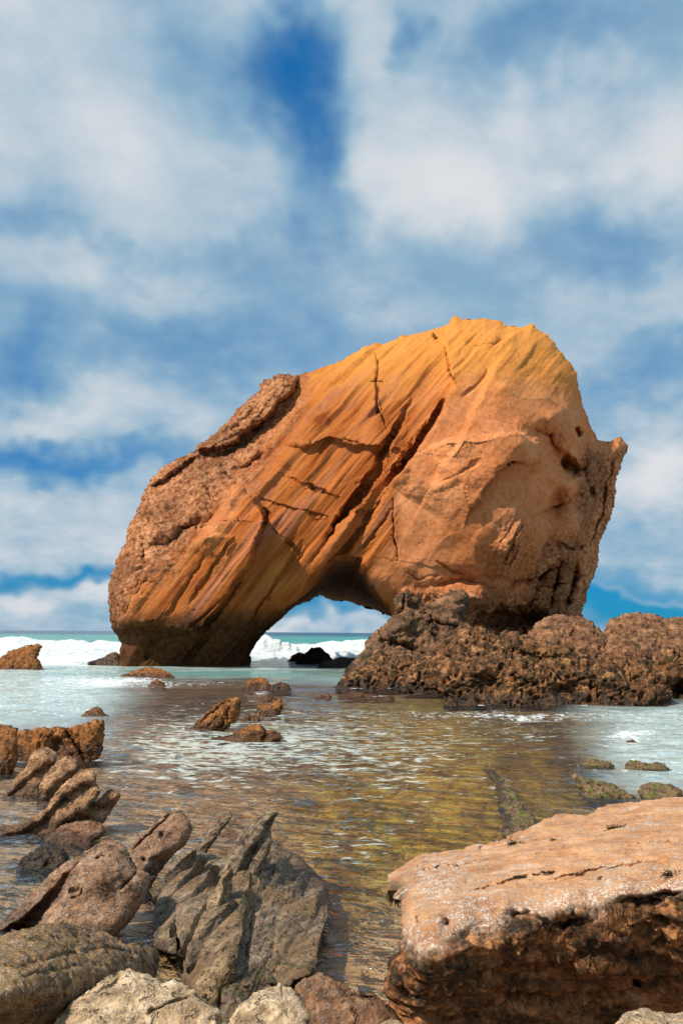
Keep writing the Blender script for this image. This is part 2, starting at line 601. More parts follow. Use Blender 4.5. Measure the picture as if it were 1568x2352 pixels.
def arch_mat():
    m, g = new_mat('sandstone_arch')
    oc = g.n('ShaderNodeTexCoord').outputs['Object']
    at = g.n('ShaderNodeAttribute', attribute_name='mask')
    ms = g.n('ShaderNodeSeparateColor', {0: at.outputs['Color']})
    crust, wet, pale, gold = ms.outputs[0], ms.outputs[1], ms.outputs[2], at.outputs['Alpha']  # wet: damp foot, plus shade painted on the tunnel roof
    bed = g.map(oc, scale=(0.10, 0.5, 1.6), rot=(0, math.radians(52), 0))
    bed2 = g.map(oc, scale=(0.22, 1.0, 5.5), rot=(0, math.radians(52), 0))
    b1 = g.noise(bed, 0.55, 6.0, 0.55, 0.35)
    b2 = g.noise(bed2, 0.8, 7.0, 0.65, 0.25)
    n1 = g.noise(oc, 0.22, 6.0, 0.55)
    n2 = g.noise(oc, 2.6, 6.0, 0.68)
    n3 = g.noise(oc, 0.9, 6.0, 0.7)
    strat = g.m('ADD', g.m('MULTIPLY', b1, 0.6), g.m('MULTIPLY', b2, 0.4))
    c = g.ramp(strat, [(0.36, (0.19, 0.052, 0.014)), (0.44, (0.36, 0.112, 0.026)), (0.52, (0.46, 0.175, 0.048)),
                       (0.58, (0.34, 0.130, 0.066)), (0.66, (0.54, 0.23, 0.085))])
    # the broad massive bed on the right: paler, less banded
    tan = g.ramp(g.m('ADD', g.m('MULTIPLY', n1, 0.5), g.m('MULTIPLY', n2, 0.5)),
                 [(0.36, (0.42, 0.150, 0.050)), (0.5, (0.60, 0.255, 0.098)), (0.64, (0.72, 0.36, 0.165))])
    c = g.mix(g.m('MULTIPLY', pale, 0.85), c, tan)
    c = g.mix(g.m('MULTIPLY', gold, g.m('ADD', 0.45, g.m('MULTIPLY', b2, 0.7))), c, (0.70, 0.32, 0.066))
    cr = g.ramp(g.m('ADD', g.m('MULTIPLY', n2, 0.7), g.m('MULTIPLY', n3, 0.3)),
                [(0.38, (0.075, 0.032, 0.016)), (0.48, (0.33, 0.145, 0.060)), (0.60, (0.62, 0.345, 0.175))])
    c = g.mix(crust, c, cr)
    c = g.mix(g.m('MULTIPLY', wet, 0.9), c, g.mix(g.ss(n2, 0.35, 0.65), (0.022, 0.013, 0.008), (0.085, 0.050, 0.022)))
    c = g.mix(g.m('MULTIPLY', g.m('MULTIPLY', crust, g.ss(n1, 0.42, 0.62)), 0.55), c, (0.115, 0.052, 0.030))
    c = g.mix(1.0, c, (1.04, 0.93, 0.94), 'MULTIPLY')
    # pebbles and pin holes
    vo = g.n('ShaderNodeTexVoronoi', {'Vector': oc, 'Scale': 3.4})
    vr = g.n('ShaderNodeSeparateColor', {0: vo.outputs['Color']}).outputs[0]
    pin = g.m('MULTIPLY', g.m('SUBTRACT', 1.0, g.ss(vo.outputs['Distance'], 0.10, 0.22)), g.m('GREATER_THAN', vr, 0.80))
    c = g.mix(g.m('MULTIPLY', pin, 0.6), c, (0.12, 0.045, 0.016))
    h = g.m('ADD', g.m('MULTIPLY', b2, g.m('SUBTRACT', 0.85, g.m('MULTIPLY', g.m('ADD', pale, crust), 0.72))), g.m('ADD', g.m('MULTIPLY', n2, g.m('ADD', 0.5, g.m('MULTIPLY', crust, 0.5))), g.m('MULTIPLY', n3, g.m('MULTIPLY', crust, 1.6))))
    h = g.m('SUBTRACT', h, g.m('MULTIPLY', pin, 0.4))
    finish(g, c, 0.95, h, 0.13, 0.9, 0.03)
    return m


def seabed_mat():
    m, g = new_mat('seabed')
    pos = g.n('ShaderNodeNewGeometry').outputs['Position']
    at = g.n('ShaderNodeAttribute', attribute_name='mask')
    ms = g.n('ShaderNodeSeparateColor', {0: at.outputs['Color']})
    n1 = g.noise(pos, 1.3, 6.0, 0.65, 0.4)
    n2 = g.noise(g.map(pos, scale=(2.2, 0.35, 1.0), rot=(0, 0, math.radians(8))), 1.1, 7.0, 0.6, 0.6)
    f = g.m('ADD', g.m('MULTIPLY', n1, 0.5), g.m('MULTIPLY', n2, 0.5))
    sand = g.ramp(f, [(0.35, (0.40, 0.22, 0.10)), (0.65, (0.70, 0.46, 0.26))])
    gold = g.ramp(f, [(0.36, (0.17, 0.090, 0.010)), (0.5, (0.50, 0.29, 0.022)), (0.64, (0.70, 0.46, 0.065))])
    brown = g.ramp(f, [(0.36, (0.020, 0.010, 0.005)), (0.52, (0.085, 0.038, 0.014)), (0.66, (0.22, 0.11, 0.030))])
    c = g.mix(ms.outputs[0], sand, gold)
    c = g.mix(ms.outputs[1], c, brown)
    c = g.mix(ms.outputs[2], c, g.ramp(f, [(0.36, (0.05, 0.10, 0.012)), (0.6, (0.20, 0.30, 0.035))]))
    finish(g, c, 0.6, f, 0.10)
    return m


def sea_mat():
    m, g = new_mat('sea_water')
    pos = g.n('ShaderNodeNewGeometry').outputs['Position']
    at = g.n('ShaderNodeAttribute', attribute_name='mask')
    ms = g.n('ShaderNodeSeparateColor', {0: at.outputs['Color']})
    turb, foam, deep, blue = ms.outputs[0], ms.outputs[1], ms.outputs[2], at.outputs['Alpha']
    r1 = g.noise(g.map(pos, scale=(1.0, 1.9, 1.0), rot=(0, 0, 0.12)), 2.1, 4.0, 0.55, 0.6)
    r2 = g.noise(g.map(pos, scale=(1.0, 1.6, 1.0), rot=(0, 0, -0.3)), 6.5, 3.0, 0.5, 0.4)
    r3 = g.noise(g.map(pos, scale=(0.35, 0.8, 1.0)), 0.42, 4.0, 0.55)
    h = g.m('ADD', g.m('ADD', r1, g.m('MULTIPLY', r2, 0.30)), g.m('MULTIPLY', r3, 1.4))
    bp = g.n('ShaderNodeBump', {'Height': h, 'Distance': 0.13, 'Strength': 1.0}).outputs[0]
    fr = g.n('ShaderNodeFresnel', {'IOR': 1.48, 'Normal': bp}).outputs[0]
    clear = g.n('ShaderNodeBsdfTransparent', {0: (0.97, 0.98, 0.94, 1)}).outputs[0]
    bodyc = g.mix(deep, (0.58, 0.71, 0.67), (0.006, 0.25, 0.22))
    bodyc = g.mix(blue, bodyc, (0.006, 0.055, 0.14))
    body = g.n('ShaderNodeBsdfDiffuse', {0: bodyc, 'Normal': bp}).outputs[0]
    gloss = g.n('ShaderNodeBsdfGlossy', {0: (1, 1, 1, 1), 'Roughness': 0.04, 'Normal': bp}).outputs[0]
    pn = g.noise(pos, 0.9, 6.0, 0.65, 0.8)
    tf = g.m('MULTIPLY', turb, g.m('ADD', 0.70, g.m('MULTIPLY', g.ss(pn, 0.35, 0.62), 0.30)))
    tf = g.m('MAXIMUM', tf, g.m('MULTIPLY', deep, 1.0))
    under = g.n('ShaderNodeMixShader', {0: tf, 1: clear, 2: body}).outputs[0]
    surf = g.n('ShaderNodeMixShader', {0: g.m('MULTIPLY', fr, g.m('SUBTRACT', 1.0, g.m('MULTIPLY', deep, 0.62))), 1: under, 2: gloss}).outputs[0]
    fn = g.noise(g.map(pos, scale=(1.0, 0.7, 1.0)), 3.2, 7.0, 0.72, 1.2)
    ff = g.ss(g.m('ADD', fn, g.m('MULTIPLY', g.m('SUBTRACT', foam, 0.5), 0.55)), 0.47, 0.62)
    ff = g.m('MULTIPLY', ff, g.ss(foam, 0.02, 0.2))
    sky_glint = g.n('ShaderNodeAttribute', attribute_name='sky_glint').outputs['Fac']
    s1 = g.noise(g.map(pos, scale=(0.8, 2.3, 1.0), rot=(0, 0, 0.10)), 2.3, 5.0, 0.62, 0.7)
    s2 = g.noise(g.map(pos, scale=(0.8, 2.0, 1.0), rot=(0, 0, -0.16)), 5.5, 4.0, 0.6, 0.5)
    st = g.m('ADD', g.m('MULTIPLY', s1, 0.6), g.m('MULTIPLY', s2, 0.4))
    thr = g.m('SUBTRACT', 0.66, g.m('MULTIPLY', sky_glint, 0.22))
    sf = g.m('MULTIPLY', g.ss(g.m('SUBTRACT', st, thr), 0.0, 0.09), g.m('MULTIPLY', g.ss(sky_glint, 0.02, 0.4), 0.62))  # pale foam-like streaks painted in place of sky reflections on the ripples
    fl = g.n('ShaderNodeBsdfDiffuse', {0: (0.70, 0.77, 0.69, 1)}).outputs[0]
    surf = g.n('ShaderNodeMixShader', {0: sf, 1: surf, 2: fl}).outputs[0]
    fo = g.n('ShaderNodeBsdfDiffuse', {0: (0.80, 0.84, 0.85, 1)}).outputs[0]
    out = g.n('ShaderNodeMixShader', {0: ff, 1: surf, 2: fo}).outputs[0]
    g.link(out, g.n('ShaderNodeOutputMaterial').inputs[0])
    return m


def foam_mat():
    m, g = new_mat('white_foam')
    pos = g.n('ShaderNodeNewGeometry').outputs['Position']
    at = g.n('ShaderNodeAttribute', attribute_name='mask')
    ms = g.n('ShaderNodeSeparateColor', {0: at.outputs['Color']})
    n = g.noise(pos, 1.6, 9.0, 0.7, 0.6)
    n2 = g.noise(pos, 0.5, 6.0, 0.6)
    f = g.ss(g.m('ADD', n2, g.m('MULTIPLY', g.m('SUBTRACT', ms.outputs[0], 0.5), 1.0)), 0.35, 0.6)
    c = g.mix(f, (0.03, 0.30, 0.32), g.mix(n, (0.62, 0.72, 0.74), (0.92, 0.93, 0.93)))
    finish(g, c, 0.8, n, 0.35, 1.0, 0.2)
    return m


# ------------------------------------------------------------------ sea bed and sea
def sheet(rows, cols, ynear, yfar, off=14.0, u=1.0):
    r = np.exp(np.linspace(math.log(ynear + off), math.log(yfar + off), rows)) - off
    c = np.linspace(-u, u, cols)
    Yg, Ug = np.meshgrid(r, c, indexing='ij')
    Xg = (Yg + off) * Ug
    idx = np.arange(rows * cols).reshape(rows, cols)
    q = np.stack([idx[:-1, :-1], idx[:-1, 1:], idx[1:, 1:], idx[1:, :-1]], -1).reshape(-1, 4)
    return Xg.ravel(), Yg.ravel(), q


def seen_at(X, Y):
    Ys = np.maximum(Y, 1.5)
    px0 = FPX * X / Ys
    py0 = FPX * H / Ys
    return CX + px0 * CR + py0 * -SR, CY + px0 * SR + py0 * CR


def gb(px, py, x, y, rx, ry, ang=0.0):
    ca, sa = math.cos(math.radians(ang)), math.sin(math.radians(ang))
    dx, dy = px - x, py - y
    return np.exp(-((dx * ca + dy * sa) / rx) ** 2 - ((-dx * sa + dy * ca) / ry) ** 2)


X, Y, Q = sheet(330, 240, -8.0, 26000.0)
P2 = np.stack([X, Y, X * 0], -1)
px, py = seen_at(X, Y)
nz = fbm(P2 / np.array([1.2, 4.0, 1]), 4, 0.55)
px_, py_ = px + 40 * nz, py + 22 * fbm(P2 / 2.0 + 50, 3)
zb = -0.13 - np.clip((Y - 16) * 0.005, 0, 3) + 0.05 * fbm(P2 / 1.6 + 9, 4)
zb += 0.3 * sstep(-Y, -4.5, -1.0)
gold = 0.95 * sstep(py_, 1560, 1680) * sstep(-py_, -2110, -1960) * sstep(px_, 560, 800)
gold = np.maximum(gold, 0.9 * gb(px_, py_, 790, 2040, 60, 120, 10))
gold = np.maximum(gold, 0.8 * gb(px_, py_, 330, 2170, 60, 50))
brown = 0.9 * gb(px_, py_, 480, 1610, 260, 70) + 0.45 * gb(px_, py_, 640, 1740, 240, 45) + 0.45 * gb(px_, py_, 800, 1900, 26, 260, 4)
brown += 0.6 * gb(px_, py_, 1150, 1680, 40, 240, -22) + 0.9 * gb(px_, py_, 1300, 1720, 60, 120, -35) + 0.6 * gb(px_, py_, 760, 2080, 30, 140, 8)
brown += 0.3 * gb(px_, py_, 560, 1960, 130, 50) + 0.7 * gb(px_, py_, 1130, 1560, 350, 22) + 0.5 * gb(px_, py_, 390, 2130, 40, 60)
green = 0.8 * gb(px_, py_, 1060, 1935, 28, 10) + 0.4 * gb(px_, py_, 1000, 1610, 230, 26) + 0.35 * gb(px_, py_, 90, 1900, 60, 30) + 0.3 * gb(px_, py_, 880, 1920, 40, 120)
mk = np.clip(np.stack([gold, brown, green, X * 0], -1), 0, 1)
make_mesh('seabed', np.stack([X, Y, zb], -1), Q, seabed_mat(), mk, {'kind': 'structure', 'label': 'sandy sea floor with golden algae under shallow water'}, loc=(0, 0, -0.4))

rows = np.concatenate([np.linspace(-8.0, 4.5, 12), FPX * H / np.arange(FPX * H / 4.8, 78.0, -2.2), np.geomspace(74.5, 26000.0, 150)])
cw = np.linspace(-1, 1, 680)
cw = 0.46 * cw + 0.30 * cw ** 5
Yg, Ug = np.meshgrid(rows, cw, indexing='ij')
X, Y = ((np.maximum(Yg, 5.0) + 1.0) * Ug).ravel(), Yg.ravel()
_i = np.arange(Yg.size).reshape(Yg.shape)
Q = np.stack([_i[:-1, :-1], _i[:-1, 1:], _i[1:, 1:], _i[1:, :-1]], -1).reshape(-1, 4)
P2 = np.stack([X, Y, X * 0], -1)
px, py = seen_at(X, Y)
n1 = fbm(P2 / np.array([2.5, 5.0, 1]), 4, 0.55)
px_, py_ = px + 60 * n1, py + 16 * fbm(P2 / 3.0 + 50, 3)
swell = sstep(Y, 70, 160)
step_y = np.maximum(Y, 5.0) ** 2 / (FPX * H) * 2.0
Pw = P2 + 0.25 * np.stack([perlin(P2 / 1.3 + 3), perlin(P2 / 1.3 + 13), X * 0], -1)
zs = 0.062 * perlin(Pw / np.array([0.85, 0.42, 1])) * sstep(-step_y, -0.30, -0.12)
zs += 0.024 * perlin(Pw / np.array([0.33, 0.19, 1]) + 9) * sstep(-step_y, -0.11, -0.04)
zs += 0.095 * perlin(Pw / np.array([2.3, 1.15, 1]) + 21) * sstep(-step_y, -0.7, -0.3) * sstep(Y, 8, 16)
zs += 0.16 * perlin(Pw / np.array([6.5, 4.2, 1]) + 41) * sstep(Y, 30, 50)
zs *= 1 - 0.45 * sstep(-Y, -11, -6)
zs += swell * (0.22 * fbm(P2 / np.array([22, 9, 1]) + 4, 3) + 0.05)
zs = np.where(Y > 900, 0, zs)
deep = sstep(-py, -1516, -1470) * 0.9
turb = np.maximum(sstep(-py_, -1556, -1530), 0.0)
left = sstep(-(px_ - 330 - (1560 - py_) * 0.75), -90, 120) * sstep(-py_, -1770, -1600)
turb = np.maximum(turb, 0.92 * left)
right = sstep(px_ - 1330 - (1640 - py_) * -0.35, -60, 120) * sstep(py_, 1590, 1640) * sstep(-py_, -1860, -1760)
turb = np.maximum(turb, 0.85 * right)
emer = 0.9 * gb(px_ * 1.0, py_ + 10 * n1, 480, 1547, 330, 12) + 0.6 * gb(px_, py_, 850, 1560, 200, 12)
turb = np.clip(np.maximum(turb, emer), 0, 1)
deep = np.clip(np.maximum(deep, 0.8 * emer), 0, 1)
foam = 0.85 * gb(px, py_, 120, 1508, 240, 13) + 0.75 * gb(px, py_, 700, 1507, 150, 11) + 0.42 * left + 0.36 * right
foam += 0.34 * gb(px_, py_, 320, 1566, 150, 12) + 0.45 * gb(px_, py_, 600, 1592, 40, 9) + 0.3 * gb(px_, py_, 480, 1570, 160, 10)
foam += 0.4 * gb(px_, py_, 1220, 1655, 120, 14) + 0.3 * gb(px_, py_, 1420, 1690, 60, 18) + 0.35 * gb(px_, py_, 440, 1668, 25, 12)
foam += 0.40 * gb(px_, py_, 430, 1955, 40, 30) + 0.35 * gb(px_, py_, 225, 1750, 20, 30) + 0.3 * gb(px_, py_, 1200, 1640, 280, 8)
foam += 0.30 * gb(px_, py_, 900, 1660, 300, 70) + 0.28 * gb(px_, py_, 820, 1960, 130, 90) + 0.24 * gb(px_, py_, 480, 1760, 260, 90) + 0.25 * gb(px_, py_, 900, 2200, 60, 60)
blue = sstep(Y, 380, 900) * 0.95 + 0.4 * gb(px, py, 700, 1525, 200, 8)
blue = np.clip(np.where(Y < 60, 0, blue), 0, 1)
mk = SEA_MASK = np.clip(np.stack([turb, np.clip(foam, 0, 1), deep, blue], -1), 0, 1)
SEA_XY = np.stack([X, Y], -1)
sky_glint = 0.85 * gb(px_, py_, 420, 1720, 260, 110) + 0.6 * gb(px_, py_, 760, 1700, 260, 130) + 0.42 * gb(px_, py_, 1000, 1780, 200, 150) + 0.5 * gb(px_, py_, 1250, 1680, 180, 50)  # where sky reflections are painted on the water as pale streaks
sky_glint += 0.55 * gb(px_, py_, 820, 1950, 130, 60) + 0.4 * gb(px_, py_, 860, 2180, 90, 120) + 0.5 * gb(px_, py_, 380, 1920, 160, 70) + 0.35 * gb(px_, py_, 60, 2030, 120, 60)
WATERLINE = []
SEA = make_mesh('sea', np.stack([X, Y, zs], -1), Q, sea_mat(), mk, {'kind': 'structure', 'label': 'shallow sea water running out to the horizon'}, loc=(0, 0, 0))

M_FOAM = foam_mat()


def breaker(name, label, y0, x0, x1, hgt, seed, back=9.0, front=6.0):
    nx_, ns = int((x1 - x0) / 0.32), 46
    xs = np.linspace(x0, x1, nx_)
    t = np.linspace(0, 1, ns)
    Xg, Tg = np.meshgrid(xs, t)
    q1 = np.stack([Xg.ravel() / 14, Xg.ravel() * 0 + seed, Xg.ravel() * 0], -1)
    cr = (hgt * (0.72 + 0.75 * fbm(q1 * 1.6, 5, 0.65)) * np.minimum(1, np.minimum(Xg.ravel() - x0, x1 - Xg.ravel()) / 12)).reshape(Xg.shape)
    line = (3.0 * fbm(q1 * 0.5 + 20, 3)).reshape(Xg.shape)
    prof = np.where(Tg < 0.5, sstep(Tg, 0.0, 0.42), np.cos(np.clip((Tg - 0.5) * 2, 0, 1) * math.pi) * 0.5 + 0.5)
    yy = y0 + line + np.where(Tg < 0.5, -front * np.clip(1 - Tg * 2, 0, 1) ** 1.4, back * (Tg - 0.5) * 2)
    Pp = np.stack([Xg, yy, cr * prof - 0.05], -1).reshape(-1, 3)
    tur = (sstep(Tg, 0.02, 0.2) * sstep(-Tg, -0.75, -0.5)).ravel()
    d = fbm(Pp / 1.3 + seed, 5, 0.6) * 0.55 + fbm(Pp / 0.5, 3, 0.6, ridge=True) * 0.16
    Pp = Pp + np.stack([d * 0.2, -np.abs(d) * 0.9, d * 0.62], -1) * tur[:, None]
    i = np.arange(nx_ * ns).reshape(ns, nx_)
    q = np.stack([i[:-1, :-1], i[:-1, 1:], i[1:, 1:], i[1:, :-1]], -1).reshape(-1, 4)
    fm = np.clip((0.95 * sstep(-Tg, -0.62, -0.46)).ravel() + 0.15 * fbm(Pp / 4.0), 0, 1)
    make_mesh(name, Pp, q, M_FOAM, np.stack([fm, fm, fm, fm], -1), {'kind': 'stuff', 'label': label}, loc=((x0 + x1) / 2, y0, 0))


breaker('breaking_wave', 'long white breaking wave rolling in behind the rock arch', 122, -110, 110, 1.85, 3.0)
breaker('foam_wave', 'low line of broken white foam nearer the arch', 101, -90, 90, 0.75, 9.0, 6.0, 5.0)

rock('wave_splash', 'white burst of spray thrown up beside the arch foot', None,
     [(560, 1512), (578, 1490), (590, 1472), (600, 1461), (612, 1458), (624, 1464), (638, 1468), (655, 1477), (672, 1486), (690, 1498), (710, 1512)], M_FOAM, base=106.0, rise=0.5, R=0.9, T=1.5, ext=0.2,
     cell=1.4, rag=0.22, disp=lambda P, N, px, py, s: 0.42 * fbm(P / 1.1, 6, 0.68), masks=lambda px, py, P: np.ones((len(px), 4)), kind='stuff')

# ------------------------------------------------------------------ the great arch
ARCH_OUT = [(271, 1536), (278, 1500), (282, 1478), (273, 1460), (262, 1448), (255, 1425), (252, 1395), (250, 1365), (252, 1345), (258, 1320),
            (268, 1300), (275, 1275), (290, 1245), (296, 1215), (305, 1190), (318, 1165), (326, 1140), (338, 1115), (345, 1105),
            (365, 1085), (390, 1068), (420, 1050), (450, 1037), (452, 1028), (458, 1020), (490, 1000), (525, 965), (560, 930),
            (600, 898), (597, 882), (625, 868), (650, 857), (672, 862), (690, 862), (720, 853), (770, 838), (810, 818), (835, 802),
            (865, 792), (900, 780), (920, 768), (960, 765), (985, 757), (1000, 752), (1030, 742), (1035, 730), (1048, 722),
            (1062, 733), (1090, 733), (1120, 732), (1150, 738), (1165, 750), (1180, 748), (1200, 752), (1225, 744), (1232, 757),
            (1255, 768), (1275, 790), (1290, 815), (1310, 835), (1325, 855), (1328, 890), (1335, 925), (1350, 960), (1362, 990),
            (1370, 1010), (1400, 1015), (1425, 1003), (1440, 1020), (1438, 1040), (1425, 1075), (1412, 1110), (1410, 1150),
            (1400, 1190), (1385, 1220), (1372, 1250), (1370, 1290), (1360, 1330), (1348, 1355), (1345, 1380), (1335, 1400),
            (1333, 1430), (1325, 1500), (1300, 1530), (1100, 1530), (960, 1500), (915, 1440), (900, 1420), (895, 1414), (860, 1400), (820, 1390),
            (790, 1381), (765, 1378), (735, 1368), (715, 1378), (700, 1385), (680, 1390), (655, 1411), (630, 1435), (605, 1455),
            (586, 1480), (572, 1505), (576, 1520), (574, 1536)]
LIP = [(560, 1520), (580, 1478), (620, 1436), (655, 1398), (690, 1372), (723, 1340), (750, 1300), (772, 1282), (800, 1279), (828, 1284), (848, 1312),
       (858, 1340), (868, 1362), (884, 1385), (899, 1416)]
OPEN = [(572, 1505), (586, 1480), (605, 1455), (630, 1435), (655, 1411), (680, 1390), (700, 1385), (715, 1378), (735, 1368), (765, 1378),
        (790, 1381), (820, 1390), (860, 1400), (895, 1414), (900, 1420)]
ARCH_D = [  # (x, y, distance in metres)
    (270, 1530, 70.5), (420, 1530, 69.5), (560, 1530, 71.0), (300, 1400, 69.0), (420, 1400, 68.2), (560, 1380, 69.0),
    (290, 1260, 70.0), (420, 1250, 68.5), (560, 1250, 68.2), (690, 1250, 68.6), (690, 1330, 69.2), (350, 1120, 72.5), (450, 1130, 71.0),
    (560, 1100, 70.0), (700, 1100, 69.2), (850, 1150, 68.6), (800, 1250, 68.6), (470, 1025, 74.0), (560, 960, 74.0), (640, 880, 75.0), (600, 1020, 72.0), (700, 960, 71.0),
    (760, 860, 75.5), (860, 810, 76.5), (860, 900, 72.5), (950, 800, 76.0), (950, 900, 72.5), (950, 1000, 70.2), (1050, 745, 77.0),
    (1060, 850, 73.2), (1080, 950, 70.8), (1180, 760, 76.5), (1180, 860, 73.0), (1180, 960, 70.5), (1280, 830, 76.0), (1290, 950, 73.5),
    (1100, 1030, 68.4), (1190, 1020, 68.6), (1080, 1150, 66.8), (1170, 1180, 66.8), (980, 1180, 67.6), (960, 1320, 68.0), (1060, 1300, 67.6),
    (1150, 1260, 67.0), (1215, 1130, 68.0), (1258, 1120, 72.3), (1330, 1080, 75.5), (1420, 1020, 78.5), (1400, 1150, 77.5), (1330, 1200, 73.6), (1250, 1260, 69.8),
    (1370, 1260, 77.0), (1290, 1330, 74.2), (1345, 1380, 77.5), (1200, 1400, 73.0), (1080, 1400, 69.2), (1100, 1480, 71.0), (1250, 1480, 74.0),
    (920, 1400, 68.6), (870, 1330, 68.4), (790, 1270, 68.7)]
TUN = None


def arch_depth(px, py):
    Yd = rbf(ARCH_D, px, py)
    dl, sg, _ = seg_dist(px, py, LIP, True)
    do = seg_dist(px, py, OPEN)
    q = np.where(sg > 0, dl / (dl + do + 1e-6), 0)
    near = sstep(-py, -1560, -1480) * sstep(px, 540, 600) * sstep(-px, -960, -905)
    return Yd + np.where(near > 0, 24.0 * q ** 0.8 * near, 0)


